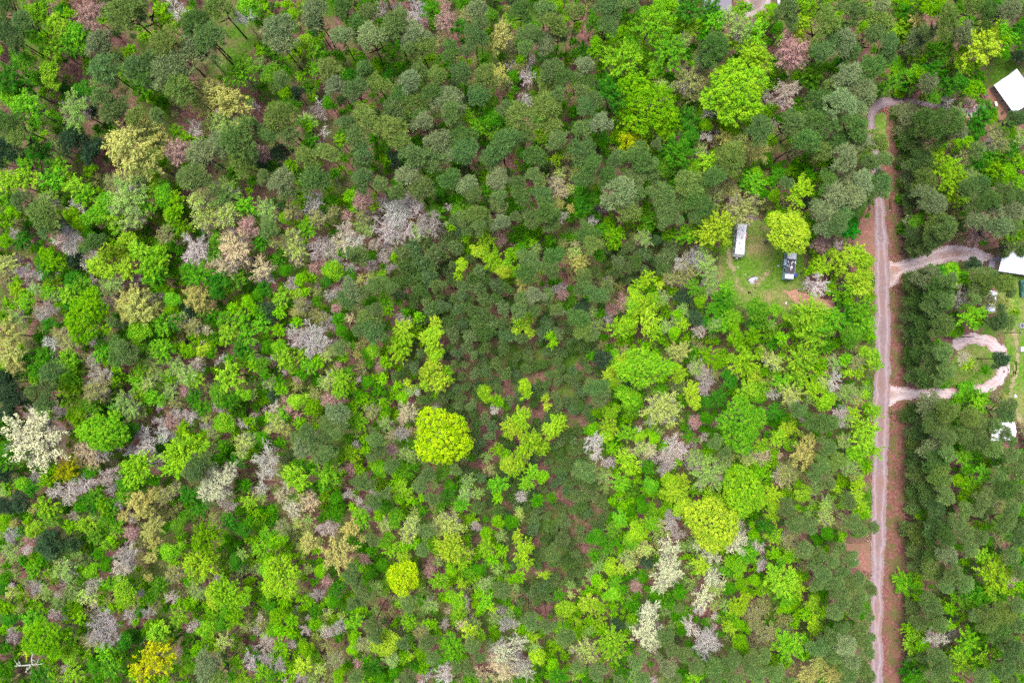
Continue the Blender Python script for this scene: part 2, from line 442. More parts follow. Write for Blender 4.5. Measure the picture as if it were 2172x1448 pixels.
def leaf_crown(seed, nlobe, nclump, per, clump_r, leaf, depth=1.0, open_=0.0, gap=1.1):
    rng = np.random.RandomState(seed)
    L = [(np.array([0, 0, 0.15]), 0.5)]
    for k in range(nlobe):
        a = 2 * math.pi * (k + rng.rand() * 0.9) / nlobe; q = rng.uniform(0.4, 0.78)
        L.append((np.array([q * math.cos(a), q * math.sin(a), rng.uniform(-0.4, 0.15)]), rng.uniform(0.2, 0.42)))
    for k in range(nlobe // 2):
        a = rng.rand() * 6.28; q = rng.uniform(0.15, 0.45)
        L.append((np.array([q * math.cos(a), q * math.sin(a), rng.uniform(0.2, 0.5)]), rng.uniform(0.25, 0.38)))
    C = []; D = []
    LC = np.array([l[0] for l in L]); LR = np.array([l[1] for l in L])
    tries = 0
    while len(C) < nclump and tries < nclump * 60:
        tries += 1
        i = rng.randint(len(L)); c, r = L[i]
        d = unit(rng.normal(size=3)); d[2] = abs(d[2]) if rng.rand() < 0.8 else d[2] * 0.6
        p = c + d * r * rng.uniform(0.8, 1.02)
        ins = np.linalg.norm(LC - p, axis=1) < LR * 0.84; ins[i] = False
        if ins.any(): continue
        if open_ and math.sin(p[0]*7 + seed) + math.sin(p[1]*7 + seed*1.7) > 1.4 - open_: continue
        if C and (((np.array(C) - p) ** 2).sum(1) < (clump_r * gap) ** 2).any(): continue
        C.append(p); D.append(d)
    C = np.array(C); D = np.array(D); nC = len(C)
    ci = np.repeat(np.arange(nC), per)
    off = unit(rng.normal(size=(len(ci), 3))) * (rng.rand(len(ci), 1) ** 0.25)
    off[:, 2] = np.where(rng.rand(len(ci)) < 0.75, np.abs(off[:, 2]), off[:, 2])
    cr = clump_r * rng.uniform(0.7, 1.25, nC)
    P = C[ci] + off * cr[ci][:, None]
    spray = rng.rand(len(ci), 1)          # some leaves stand out on longer shoots
    P = P + (D[ci] * 0.8 + off * 0.6) * np.where(spray > 0.72, (spray - 0.72) * 3.2, 0) * cr[ci][:, None]
    Nn = unit(off * 0.9 + D[ci] * 0.35 + np.array([0, 0, 0.25]) + rng.normal(size=P.shape) * 0.35)
    ni = len(P) // 7                       # a few leaves inside the lobes
    li = rng.randint(len(L), size=ni)
    P = np.concatenate([P, LC[li] + unit(rng.normal(size=(ni, 3))) * (LR[li] * rng.uniform(0.4, 0.85, ni))[:, None]])
    Nn = np.concatenate([Nn, unit(rng.normal(size=(ni, 3)) + [0, 0, 0.6])])
    ci = np.concatenate([ci, rng.randint(nC, size=ni)])
    V, F = quads(P, Nn, leaf * rng.uniform(0.65, 1.3, len(P)), rng, 0.62)
    s = np.percentile(np.hypot(P[:, 0], P[:, 1]), 97)
    V = V / s; V[:, 2] *= depth
    var = np.clip(rng.rand(nC)[ci] * 0.55 + rng.rand(len(ci)) * 0.45, 0, 1)
    return V, F, var

def limb_crown(seed, nlimb, nclump, per, clump_r, leaf, depth=1.0, gap=0.9):
    """ragged crown: leafy shoots strung along limbs of unequal length"""
    rng = np.random.RandomState(seed)
    az = (np.arange(nlimb) * 2.399 + rng.rand(nlimb) * 0.7); se = np.linspace(-0.15, 0.95, nlimb) + rng.normal(size=nlimb) * 0.06
    se = np.clip(se, -0.25, 0.98); ce = np.sqrt(1 - se ** 2)
    ln = rng.uniform(0.55, 1.0, nlimb); ln[se > 0.6] *= 0.95
    DR = np.stack([np.cos(az) * ce, np.sin(az) * ce, se], 1)
    C = []; D = []; tries = 0
    while len(C) < nclump and tries < nclump * 40:
        tries += 1
        i = rng.randint(nlimb); t = 1 - 0.75 * rng.rand() ** 1.6
        p = DR[i] * ln[i] * t + rng.normal(size=3) * (0.05 + 0.13 * t * (1.15 - t))
        if C and (((np.array(C) - p) ** 2).sum(1) < (clump_r * gap) ** 2).any(): continue
        C.append(p); D.append(unit(DR[i] + rng.normal(size=3) * 0.3))
    C = np.array(C); D = np.array(D); nC = len(C); ci = np.repeat(np.arange(nC), per)
    off = unit(rng.normal(size=(len(ci), 3))) * (rng.rand(len(ci), 1) ** 0.4)
    off[:, 2] = np.where(rng.rand(len(ci)) < 0.7, np.abs(off[:, 2]), off[:, 2])
    cr = clump_r * rng.uniform(0.6, 1.3, nC)
    P = C[ci] + off * cr[ci][:, None] * 0.85 + D[ci] * (rng.uniform(-1.1, 1.5, (len(ci), 1)) * cr[ci][:, None])
    Nn = unit(off * 0.9 + D[ci] * 0.25 + np.array([0, 0, 0.35]) + rng.normal(size=P.shape) * 0.4)
    V, F = quads(P, Nn, leaf * rng.uniform(0.6, 1.3, len(P)), rng, 0.6)
    V = V / np.percentile(np.hypot(P[:, 0], P[:, 1]), 96); V[:, 2] *= depth
    var = np.clip(rng.rand(nC)[ci] * 0.65 + rng.rand(len(ci)) * 0.35, 0, 1)
    return V, F, var

def pine_crown(seed, ntuft, per, length, width, tall=1.0):
    rng = np.random.RandomState(seed)
    nb = rng.randint(7, 14); ba = (np.arange(nb) + rng.rand(nb) * 0.9) * 2 * math.pi / nb; bl = rng.uniform(0.42, 1.0, nb)
    C = []
    tries = 0
    while len(C) < ntuft and tries < 40 * ntuft:
        tries += 1
        k = rng.randint(nb)
        q = math.sqrt(rng.rand()) * bl[k]
        a = ba[k] + rng.normal() * (0.13 + 0.3 * (1 - q))
        z = (1 - q*q) * rng.uniform(0.55, 0.85) + rng.normal() * 0.07 - (rng.rand() < 0.25) * rng.rand() * 0.5
        p = np.array([q * math.cos(a), q * math.sin(a), z - 0.1])
        if C and (((np.array(C) - p) ** 2).sum(1) < (length * 0.5) ** 2).any(): continue
        C.append(p)
    C = np.array(C); n = len(C); ci = np.repeat(np.arange(n), per)
    d = rng.normal(size=(len(ci), 3)); d[:, 2] = np.abs(d[:, 2]) * 0.9 + 0.12; d = unit(d)
    out = C[ci] * np.array([1, 1, 0.2]); d = unit(d + 0.5 * out)
    l = length * rng.uniform(0.7, 1.25, len(ci))[:, None]
    side = unit(np.cross(d, rng.normal(size=d.shape))) * width
    b = C[ci] + rng.normal(size=d.shape) * length * 0.16
    V = np.stack([b - side * 0.55, b + d*l*0.55 - side, b + d*l, b + d*l*0.55 + side], 1).reshape(-1, 3)
    V = V / np.percentile(np.hypot(V[:, 0], V[:, 1]), 98); V[:, 2] *= tall
    var = np.clip(rng.rand(n)[ci] * 0.6 + rng.rand(len(ci)) * 0.4, 0, 1)
    return V, np.arange(4 * len(ci)).reshape(-1, 4), var

def tubes(segs, nside=3):
    """segs: arrays p0, p1, r0, r1"""
    p0, p1, r0, r1 = [np.array(x) for x in zip(*segs)]
    d = unit(p1 - p0); a = unit(np.cross(d, np.array([0.3, 0.2, 0.93]))); b = np.cross(d, a)
    V = []
    for p, r in ((p0, r0), (p1, r1)):
        for k in range(nside):
            t = 2 * math.pi * k / nside
            V.append(p + r[:, None] * (a * math.cos(t) + b * math.sin(t)))
    V = np.stack(V, 1).reshape(-1, 3); m = len(p0); base = np.arange(m)[:, None] * 2 * nside
    F = np.concatenate([base + np.array([k, (k+1) % nside, nside + (k+1) % nside, nside + k]) for k in range(nside)], 0)
    return V, F

def branches(seed, nl, n1, n2, n3, thick=1.0, up=0.55):
    rng = np.random.RandomState(seed); segs = []
    def grow(p, d, length, r, nseg, bend, droop=0.0):
        pts = [p]
        for i in range(nseg):
            d = unit(d + rng.normal(size=3) * bend + np.array([0, 0, droop]))
            q = p + d * length / nseg
            segs.append((p, q, r * (1 - i / nseg * 0.55), r * (1 - (i+1) / nseg * 0.55)))
            p = q; pts.append(p)
        return pts, d
    for i in range(nl):
        a = 2 * math.pi * (i + rng.rand() * 0.6) / nl
        d = unit(np.array([math.cos(a), math.sin(a), rng.uniform(up * 0.6, up * 1.9)]))
        L = rng.uniform(0.62, 0.95)
        pts, dd = grow(np.array([0, 0, -0.75 + rng.rand() * 0.4]), d, L * 1.12, 0.032 * thick, 5, 0.14, -0.03)
        for j in range(n1):
            s = pts[1 + rng.randint(4)]
            d1 = unit(dd + rng.normal(size=3) * 0.75 + np.array([0, 0, 0.25]))
            p1, e1 = grow(s, d1, L * rng.uniform(0.3, 0.55), 0.017 * thick, 3, 0.2)
            for k in range(n2):
                s2 = p1[1 + rng.randint(3)]
                d2 = unit(e1 + rng.normal(size=3) * 0.8 + np.array([0, 0, 0.2]))
                p2, e2 = grow(s2, d2, L * rng.uniform(0.14, 0.28), 0.0105 * thick, 2, 0.25)
                for q in range(n3):
                    grow(p2[1 + rng.randint(2)], unit(e2 + rng.normal(size=3) * 0.8), L * rng.uniform(0.07, 0.16), 0.0075 * thick, 1, 0.2)
    V, F = tubes(segs)
    s = np.percentile(np.hypot(V[:, 0], V[:, 1]), 98)
    V[:, :2] /= s; V[:, 2] /= s
    return V, F

def trunk(seed, limbs, r0=0.055, top=0.93):
    """x, y in crown radii, z in tree heights"""
    rng = np.random.RandomState(seed); mb = MB()
    w = rng.normal(size=(7, 2)) * 0.03; w[0] = 0
    pts = [(w[i][0], w[i][1], z) for i, z in enumerate(np.linspace(0, top, 7))]
    mb.tube(pts, [r0 * 1.35, r0, r0 * 0.9, r0 * 0.8, r0 * 0.65, r0 * 0.45, r0 * 0.15], 6, True)
    for i in range(limbs):
        a = 2 * math.pi * (i + rng.rand()) / max(limbs, 1); z = rng.uniform(0.55, 0.8); q = rng.uniform(0.45, 0.75)
        mb.tube([(0, 0, z), (q*0.5*math.cos(a), q*0.5*math.sin(a), z + 0.05), (q*math.cos(a), q*math.sin(a), z + 0.12)], [r0*0.5, r0*0.32, r0*0.12], 4, False)
    return mb.V, mb.F

rnd = random.Random(11)
NR = np.random.RandomState(5)
CR = {'P': [], 'Pb': [], 'Y': [], 'L': [], 'Lz': [], 'Lb': [], 'Ls': [], 'A': [], 'C': [], 'Cb': [], 'B': [], 'Bb': [], 'U': []}
RAW = {}
def crown_set(key, fn, n, mat):
    for i in range(n):
        V, F, var = fn(i)
        RAW.setdefault(key, []).append((V, F, var))
        CR[key].append(mesh('crown', V, F, mat, var))
crown_set('P', lambda i: pine_crown(100 + i, 150, 22, 0.23, 0.017, 0.95), 10, M['needle'])
crown_set('Pb', lambda i: pine_crown(150 + i, 240, 22, 0.17, 0.013, 0.95), 6, M['needle'])
crown_set('Y', lambda i: pine_crown(200 + i, 80, 22, 0.32, 0.028, 1.0), 8, M['needle'])
crown_set('L', lambda i: leaf_crown(300 + i, 7, 110, 32, 0.165, 0.052, 0.85) if i % 3 == 0 else limb_crown(300 + i, 22, 105, 30, 0.125, 0.05, 0.9), 9, M['leaf'])
crown_set('Lb', lambda i: limb_crown(400 + i, 36, 300, 30, 0.075, 0.03, 0.88, 1.05), 6, M['leaf'])
crown_set('Lz', lambda i: leaf_crown(450 + i, 13, 260, 46, 0.088, 0.029, 0.85, 0, 1.62), 4, M['leaf'])
crown_set('Ls', lambda i: limb_crown(500 + i, 13, 46, 26, 0.2, 0.08, 0.95), 7, M['leaf'])
crown_set('A', lambda i: limb_crown(750 + i, 26, 170, 24, 0.1, 0.036, 0.88), 5, M['leaf'])
crown_set('C', lambda i: limb_crown(600 + i, 22, 120, 17, 0.12, 0.036, 0.88), 6, M['leaf'])
crown_set('Cb', lambda i: limb_crown(700 + i, 34, 260, 18, 0.085, 0.026, 0.88), 4, M['leaf'])
for i in range(6):
    CR['B'].append(mesh('branches', *branches(800 + i, 10, 6, 5, 4, 1.0), M['twig']))
for i in range(4):
    CR['Bb'].append(mesh('branches', *branches(850 + i, 13, 8, 6, 5, 0.85), M['twig']))
for i in range(6):
    CR['U'].append(mesh('branches', *branches(900 + i, 13, 6, 6, 7, 0.72, 0.8), M['twig']))
DEADTREE = mesh('branches', *branches(990, 5, 3, 2, 1, 1.5, 0.3), M['twig'])
TR = {'P': [mesh('trunk', *trunk(10 + i, 5, 0.05), M['bark_pine']) for i in range(4)],
      'L': [mesh('trunk', *trunk(30 + i, 6, 0.05), M['bark']) for i in range(4)],
      'B': [mesh('trunk', *trunk(50 + i, 0, 0.045, 0.72), M['twig']) for i in range(3)]}

# ------------------------------------------------------------------ what stands where: kind: x,y,radius in tenths of a 4x enlarged tile
CATALOG = {
(0, 0): "P:8,30,14 5,5,10 108,12,17 118,8,12 168,22,14 178,35,16 165,38,12 185,5,14 142,38,14 85,38,12 14,36,8 90,60,14 120,58,15 148,60,20 155,75,15 88,82,10 100,95,13 115,100,9 205,118,18 190,122,12 172,132,13 205,138,12 8,105,14 15,115,10 20,18,9 133,98,7;G:35,12,10 48,22,10 68,30,12 45,40,9 58,12,5 210,6,10 120,72,10 205,62,13 42,60,10 28,50,4 44,70,7 10,82,10 25,92,14 30,105,8 150,112,6 50,141,8 22,142,8 112,42,5;R:76,12,12 152,128,12;O:138,16,12 127,82,6 160,120,10 108,141,5;B:146,6,11 205,14,10 165,110,8 213,90,6;g:60,37,10 20,52,10 8,68,14 22,75,10 72,78,10 35,130,12 62,112,8;S:65,94,14 190,105,14 45,122,8 212,88,5;D:80,95,6 65,120,12 80,130,10 8,130,15;A:182,80,14 195,88,16 172,92,9 205,110,10 115,115,18 108,128,18 130,120,14 125,138,14",
(1, 0): "P:20,25,14 22,38,12 50,12,12 52,22,9 75,8,10 95,12,9 98,32,13 88,20,10 118,22,13 135,32,14 140,40,12 73,32,10 130,42,7 188,8,9 190,22,8 186,32,11 165,42,9 178,44,6 62,62,12 68,72,10 85,78,11 104,72,11 92,60,9 130,68,10 140,60,8 22,68,8 133,84,12 125,80,9 160,85,15 150,78,9 165,95,10 175,62,10 155,65,9 195,65,11 190,82,11 118,95,12 112,110,13 95,100,11 78,105,9 142,105,10 140,98,8 20,102,15 28,115,10 10,115,9 45,134,11 60,130,9 85,118,12 90,130,9 122,121,9 135,132,12 155,120,12 150,135,11 175,118,13 178,130,12 165,130,9 210,125,15 200,135,10 212,92,8 88,141,7 3,108,6;G:42,36,7 53,43,8 50,58,7 216,18,5 38,65,5 180,100,7 186,106,8 44,106,6;O:4,44,5 168,45,4 25,78,6 72,120,6 110,137,6 30,141,6;B:106,8,7 135,8,10 133,20,8 120,6,6 58,112,6;g:123,40,6 173,24,7 200,14,7 141,63,5 14,64,10 30,90,8 62,88,6 200,88,7 46,121,7 201,100,10 205,112,9 75,135,5;A:208,30,10 202,40,8 207,62,8;R:160,18,9 5,130,8;S:4,58,7 173,106,6 43,102,8;N:53,86,6;D:35,80,7 182,85,6 21,131,9 116,136,8 4,138,8",
(2, 0): "P:8,10,11 28,12,11 35,22,11 15,32,11 28,38,10 40,30,9 12,42,8 55,10,9 82,8,12 82,22,9 102,3,8 172,42,14 165,52,10 42,65,10 35,62,11 62,58,10 60,68,9 58,78,8 62,90,9 70,85,8 28,75,10 40,80,7 30,90,12 8,100,14 35,108,10 10,115,9 75,105,10 60,110,9 38,120,9 20,133,11 60,130,13 68,140,10 105,134,14 88,135,9 118,140,7 122,122,6 185,134,14 180,140,10 210,110,12;g:68,20,7 46,46,4 150,7,13 168,8,9 163,30,6 85,80,14 82,72,10 112,74,7 145,105,12 150,115,9 76,122,5 55,108,6 140,130,14 132,140,10;O:55,22,5 138,18,8 116,92,26 98,100,12 130,105,14 188,110,7 165,106,6;G:72,36,6 70,45,6 118,20,16 124,8,8 92,52,17 134,45,15 124,58,10 102,36,9 172,18,9 205,28,12 188,36,8 195,8,8 212,15,6 155,142,8 168,138,9;L:148,18,7 152,25,6 190,78,26 205,50,14 38,135,5;S:146,34,7 195,25,12 182,15,9 128,75,9 160,128,7 168,88,7 188,122,8;E:150,68,14 155,80,8;A:162,64,7 182,118,8 198,122,9 210,130,9;B:13,64,8 58,78,4 13,85,6 165,115,7 168,95,6;Q:103,120,12;D:150,125,6",
(3, 0): "P:15,8,10 18,20,8 48,20,14 72,12,13 65,35,11 95,20,12 90,30,10 55,35,12 70,45,10 102,38,9 100,48,9 45,45,10 95,5,9 85,60,13 68,65,12 60,72,11 80,78,12 60,88,14 45,88,13 75,90,10 50,105,12 35,102,12 20,105,12 72,108,12 75,120,11 92,122,11 95,136,9 60,122,12 65,135,12 30,120,12 45,128,10 85,140,8 150,18,12 165,28,10 185,12,12 205,10,11 125,35,11 135,28,8 175,5,9 135,72,9 117,100,13 116,111,9 130,102,12 150,105,14 140,115,12 122,122,10 160,112,9 118,134,9 130,135,12 210,102,9 175,128,8;G:3,8,6 130,62,6 125,64,9 205,30,9 200,35,6;L:28,20,8 26,30,6 38,6,5 118,25,11 112,32,7 180,38,17 164,48,8 166,56,7 185,28,10 142,132,9 155,140,9;R:18,32,6 20,46,15;U:18,76,12 12,86,9;g:38,62,9 36,70,8 118,12,9 110,10,6 150,45,8 140,58,8 120,70,10 105,70,8 140,82,7 155,72,9 165,70,7 212,25,7 182,97,10 175,105,9 120,118,5 178,112,8 178,138,8 190,132,8 205,125,8 200,45,6 212,35,5;O:140,5,12 130,4,8 112,78,6 175,75,9 190,98,7 168,120,7 205,112,8 190,142,8;A:127,17,7;S:162,97,7 212,118,8;B:153,85,6 190,122,7;E:195,118,10 165,132,6;D:212,48,6",
(0, 1): "G:8,10,10 6,22,8 22,8,10 10,35,6 45,8,10 45,20,8 58,10,8 64,14,9 72,20,9 90,30,12 100,40,12 80,38,10 128,15,10 138,20,10 122,30,10 102,47,8 145,35,8 208,30,9 108,58,9 118,68,9 130,72,9 128,85,11 138,75,7 112,72,7 58,105,8 22,110,9 42,103,7 146,110,7 138,130,9 198,118,6 210,112,6 215,118,5 205,128,8 195,138,9 210,140,8 118,138,10;O:5,44,8 70,46,9 60,38,7 148,35,8 150,25,7 155,48,8 45,78,9 38,70,6 5,60,7 72,124,20 145,118,6 138,98,7 4,125,7;P:18,25,9 38,38,13 40,48,10 165,8,14 80,62,9 95,128,5;S:40,25,9 108,25,16 112,12,14 112,40,12 190,20,13 30,100,6 45,107,6 92,98,8 98,95,8 155,125,6 15,125,8 100,130,6;E:95,10,8 140,55,8 125,108,8 150,128,7 165,132,8 10,122,5 52,140,8;D:58,48,7 66,75,8 82,125,6 162,117,7;B:57,58,13 65,32,9 78,72,8 72,80,5 165,68,13 32,88,7;C:170,25,11 175,42,11 192,38,10 182,32,9 8,78,9;R:210,48,10;g:145,50,7 132,90,9 75,55,6 185,60,8 182,70,7 168,88,12 185,95,11 160,85,7 200,95,8 178,105,6 40,85,8 20,60,8 62,92,8 70,98,9 80,104,7 60,112,8 148,128,7 175,122,7 190,125,7 182,122,6 42,130,7 105,140,6 130,142,7 85,140,5;L:92,70,8 85,82,11 108,84,9 100,70,7 15,102,7;T:198,60,12 200,70,12 190,82,11 95,112,9 176,135,5;U:18,85,8 12,54,6 42,116,7 78,94,6 115,92,7 138,103,5 35,122,8 82,142,8 105,126,5;A:112,110,13 118,118,14 107,118,10 130,120,8 167,107,12 175,115,7 8,140,13",
(1, 1): "P:8,5,8 22,10,12 50,8,13 92,8,11 28,20,8 105,12,8 130,5,12 138,16,12 120,18,8 165,8,10 180,12,10 185,20,8 205,8,10 205,28,9 208,22,7 168,42,6 185,38,10 175,40,8 195,40,7 208,45,9 190,48,8 180,50,6 12,50,10 86,72,9 80,70,6 80,100,10 78,110,9 92,102,6 100,98,7 110,95,7 115,100,6 95,125,10 98,135,12 88,135,7 102,118,8;O:39,11,5 215,15,5 25,40,6 100,30,5 165,47,5 12,48,6 118,73,5 215,88,4 48,90,5;D:118,22,6 12,118,9 10,125,7;g:155,15,7 195,18,6 65,25,5 153,35,7 178,30,8 172,35,7 5,60,8 62,92,7 72,70,5 20,75,7 25,84,6 80,88,6 8,100,7 3,105,6 30,112,5 52,110,5 5,120,6 70,125,6 72,135,6 98,110,6 120,110,5 126,120,5 110,132,6 145,110,5;S:8,32,9 12,40,7 138,52,9 88,48,6 95,52,6 213,131,4;B:48,28,10 118,35,14 112,48,13 118,55,10 132,28,12 128,50,9 108,28,7 163,31,4 82,60,11 52,68,9 30,135,7 45,138,10 55,140,9 35,142,9;R:90,25,9 77,38,5 50,82,6 57,78,5 207,58,6 68,117,5;G:80,22,6 83,33,4 43,42,5 43,50,8 150,38,4 65,85,9 38,92,6 107,89,5 178,57,5 210,80,8 215,70,5 22,107,8 42,103,5 20,120,6 5,130,8 20,135,6 35,129,5 110,110,7 112,118,6 138,124,5;E:30,35,8 52,40,8 90,38,7 65,35,6 15,62,5 38,115,8 52,103,5 48,120,6 55,125,6;U:145,45,13 75,52,11 55,62,11 65,65,9 100,62,6 108,73,6 98,80,6 115,67,5 68,76,6 80,82,7 115,82,5 8,92,7 31,95,7 95,96,4 73,92,4 38,106,4 63,106,6 68,100,5 60,128,8 122,125,5 130,128,4;T:75,62,9 35,75,6 5,85,9 3,75,5 80,125,5;C:30,60,11 34,68,9 98,90,5;A:88,92,5 33,120,5;L:195,58,8 190,68,8 200,75,9 208,85,7 175,80,6 172,88,5 34,105,6 125,135,9 120,142,6 150,138,8 153,130,6 145,142,6;Y:125,70,8 135,65,8 145,62,8 152,70,9 140,78,9 128,82,8 160,62,7 170,65,8 165,55,7 172,52,6 150,80,7 160,72,5 135,92,9 148,92,9 155,97,8 125,95,9 140,102,7 120,105,7 135,110,8 155,106,6 190,85,7 185,92,9 178,98,8 188,100,8 175,106,6 195,92,7 167,80,4 182,75,6 205,98,8 213,100,7 195,110,8 205,108,7 180,108,6 168,108,5 172,118,7 160,115,7 185,118,7 195,122,8 210,118,8 150,118,8 165,128,9 175,130,7 188,130,8 200,130,7 210,130,7 168,138,8 182,140,8 195,138,8 212,140,8 158,135,7 145,112,6 142,125,7",
(2, 1): "P:8,22,10 25,22,10 28,35,12 5,10,8 18,5,8 35,42,8 15,40,9 30,48,6 3,40,6 62,5,10 80,4,10 105,5,10 118,5,8 92,20,16 98,32,12 95,12,10 105,20,8 128,20,12 148,12,14 152,22,12 132,35,10 125,28,8 138,30,8 130,43,8 142,42,5 172,5,10 162,32,10 155,40,7 65,55,9 68,62,9 62,48,7 60,98,9 72,105,9 55,125,10 60,135,9 68,138,7 80,100,7 62,88,7 15,78,11 12,88,9 35,75,10 33,85,8 20,105,9 30,108,8 8,108,8 5,118,8 18,118,8 38,118,6;g:5,30,5 60,20,8 60,30,8 70,22,8 58,36,6 138,10,6 195,10,6 212,18,6 200,15,5 148,38,5 75,50,6 118,42,8 115,48,6 52,57,4 73,72,6 155,100,8 178,110,10 172,118,8 170,130,8 208,118,10 212,128,8 205,130,7 75,122,5 8,66,6 14,58,4 40,115,4 33,58,5;T:38,10,7 42,18,7 54,62,5;C:40,3,6 50,15,5 33,48,5 54,70,7;A:40,28,5 50,32,4 57,78,8 58,85,5 10,95,7 20,92,5;U:42,38,7 145,78,9 158,75,9 82,125,6 160,135,7 40,100,6 40,120,5;E:44,62,5 180,12,9 172,22,9 185,18,7 195,32,15 105,58,5 150,85,8 135,92,7 145,92,6 82,95,6;O:72,15,5 172,30,5 87,55,9 88,60,7 100,43,4 110,50,4 114,60,3 190,140,9 205,140,7 5,70,6 5,85,6;G:205,10,10 208,3,6 148,54,10 132,55,6 160,110,6 180,102,8 182,128,9 188,125,7 90,135,9 102,115,8 140,122,5 138,138,6 18,62,5 33,140,5;L:172,50,15 165,60,7 180,60,6 115,90,7 107,98,6 105,108,8 110,118,9 115,125,11 100,130,9 122,110,8 125,97,4 120,135,8 145,130,6 15,122,6 12,130,6 5,128,5 3,136,4 14,137,5;B:68,42,5;S:112,57,8 165,80,9 168,90,8 162,70,8 168,98,9 128,108,7 145,118,6 140,125,6 130,132,6 172,130,6 68,120,6 73,130,6 20,66,6;D:145,107,8 60,115,8 155,125,8;R:95,112,7 85,118,6 43,105,5;Y:98,65,8 95,70,6 110,72,9 105,78,8 122,60,6 135,65,9 130,75,10 128,82,8 90,78,7 88,85,7 78,62,5 80,68,5 98,82,6 70,85,7 112,85,6 30,130,8 38,138,7 25,138,7 8,142,6",
(3, 1): "g:8,4,8 35,4,6 3,10,5 84,38,3 68,125,10 72,140,10 186,4,6 210,20,4 114,50,6 128,42,7 142,86,8 165,90,6 180,90,4 150,115,6 182,128,5 182,98,4;L:26,18,12 32,9,6 22,39,8 6,42,8 18,53,18 62,75,10 75,70,9 82,78,8 45,82,8 52,70,5 78,90,9 80,100,8 85,88,5 60,84,6 155,9,14 155,22,5 159,95,6;P:15,12,7 50,10,10 65,8,11 80,10,10 95,12,10 92,5,7 55,22,12 70,22,12 45,35,12 60,35,12 72,30,9 50,48,10 58,45,10 40,28,6 80,22,8 98,20,5 88,18,7 120,5,10 132,10,12 122,20,9 134,22,11 118,32,7 142,30,10 170,15,10 180,12,9 185,25,10 175,30,9 200,20,9 190,35,11 205,35,11 175,42,9 195,48,11 210,22,9 208,48,8 140,45,12 150,50,11 127,54,11 140,59,10 122,65,9 131,66,8 205,64,8 199,67,7 212,67,8 178,88,7 125,95,12 136,90,12 145,100,12 127,110,12 140,115,12 123,122,10 134,130,13 146,130,11 121,138,10 150,110,8 152,92,8 130,142,8 178,100,10 185,95,9 200,95,10 203,102,8 188,90,8 175,110,6 195,125,10 203,128,8 190,130,7;D:30,28,5 172,80,7;O:5,20,6 35,85,5 68,112,5 205,2,7 208,120,5;F:68,50,9;R:45,62,8 176,55,9;U:60,63,6 165,112,6;G:70,100,8 36,122,15 50,127,14 38,138,14 25,128,9 80,118,10 82,130,10 5,118,7 12,142,6 212,12,7 210,52,8 205,58,6 138,35,6 155,85,8 173,124,12;B:42,98,11 164,106,9;S:3,130,5 170,4,8 122,45,8;E:195,18,6 185,112,6 190,108,6;A:198,114,9",
(0, 2): "A:8,10,12 12,20,8 66,102,6 80,105,6 28,142,5 118,135,11 125,140,8 130,128,6;T:17,22,5 72,92,9 80,98,9;O:3,20,6 62,36,8 98,34,5 63,63,9 67,78,7 40,102,8 62,112,7 40,118,7 88,140,7 158,8,7 155,75,7;D:5,30,8 10,35,8 12,45,12 10,58,10 15,68,6 5,112,8 20,135,9 5,138,9;B:42,3,10 78,33,8 48,60,6 55,130,11 62,126,9 70,122,8 45,128,7 125,90,9 120,92,7 122,78,7 118,80,5 160,63,8 138,80,7 145,80,5 168,22,5 190,14,4 148,35,4 160,38,6;E:60,4,9 72,15,6 82,42,11 76,48,8 88,45,7 140,130,8 135,125,5 148,125,6 140,15,7 175,38,5 148,52,6 180,78,6 180,92,7 195,130,6;R:80,1,4 145,68,7 158,42,6;G:88,8,9 92,16,6 32,32,6 60,15,9 65,20,7 60,30,9 60,46,9 66,28,6 100,22,5 55,50,6 65,60,8 87,78,19 38,64,9 20,122,7 40,140,9 138,8,10 210,10,7 215,20,6 120,22,7 150,20,6 118,35,8 145,30,7 165,33,8 195,30,12 205,45,7 132,48,8 190,70,9 185,74,5 212,68,5 168,82,5 212,135,7 105,130,6 92,140,6 138,82,4;P:102,8,12 110,12,10 105,5,8 45,25,10 42,35,8 40,50,10 30,42,8 168,108,11 175,100,7 160,112,6 178,138,4;g:38,14,9 35,25,9 78,55,8 85,52,6 102,60,9 108,80,9 98,65,6 8,100,10 5,95,8 3,88,6 28,124,7 75,112,7 80,108,6 100,115,6 110,120,9 82,132,8 78,138,8 68,140,6 120,8,7 180,10,5 205,5,9 195,15,5 185,45,9 195,50,8 165,48,8 172,55,8 128,45,6 190,88,6 185,100,6 200,103,7 160,130,8 170,140,8 208,122,6 108,132,7 95,138,8 130,118,6 118,122,7;U:78,18,8 82,30,10 90,28,6 50,57,8 85,95,8 30,115,6 92,115,10 95,125,6 135,100,6 110,92,5 138,70,8 148,62,7 122,85,6 165,20,7 185,17,4 135,55,5 185,55,6 175,72,5 205,70,5 190,135,7 195,140,6 100,138,5;C:82,20,5 130,18,10 125,35,7 175,65,5 208,85,8 205,95,6;S:105,52,10 112,58,8 118,60,6 3,128,5 150,22,9 135,28,6 158,28,10 145,42,7 214,45,5 212,82,6;W:32,82,26 185,120,14 175,128,9 195,110,8;Q:57,108,10;L:117,108,14 158,95,17 150,106,11 165,88,8 172,8,6 200,25,6",
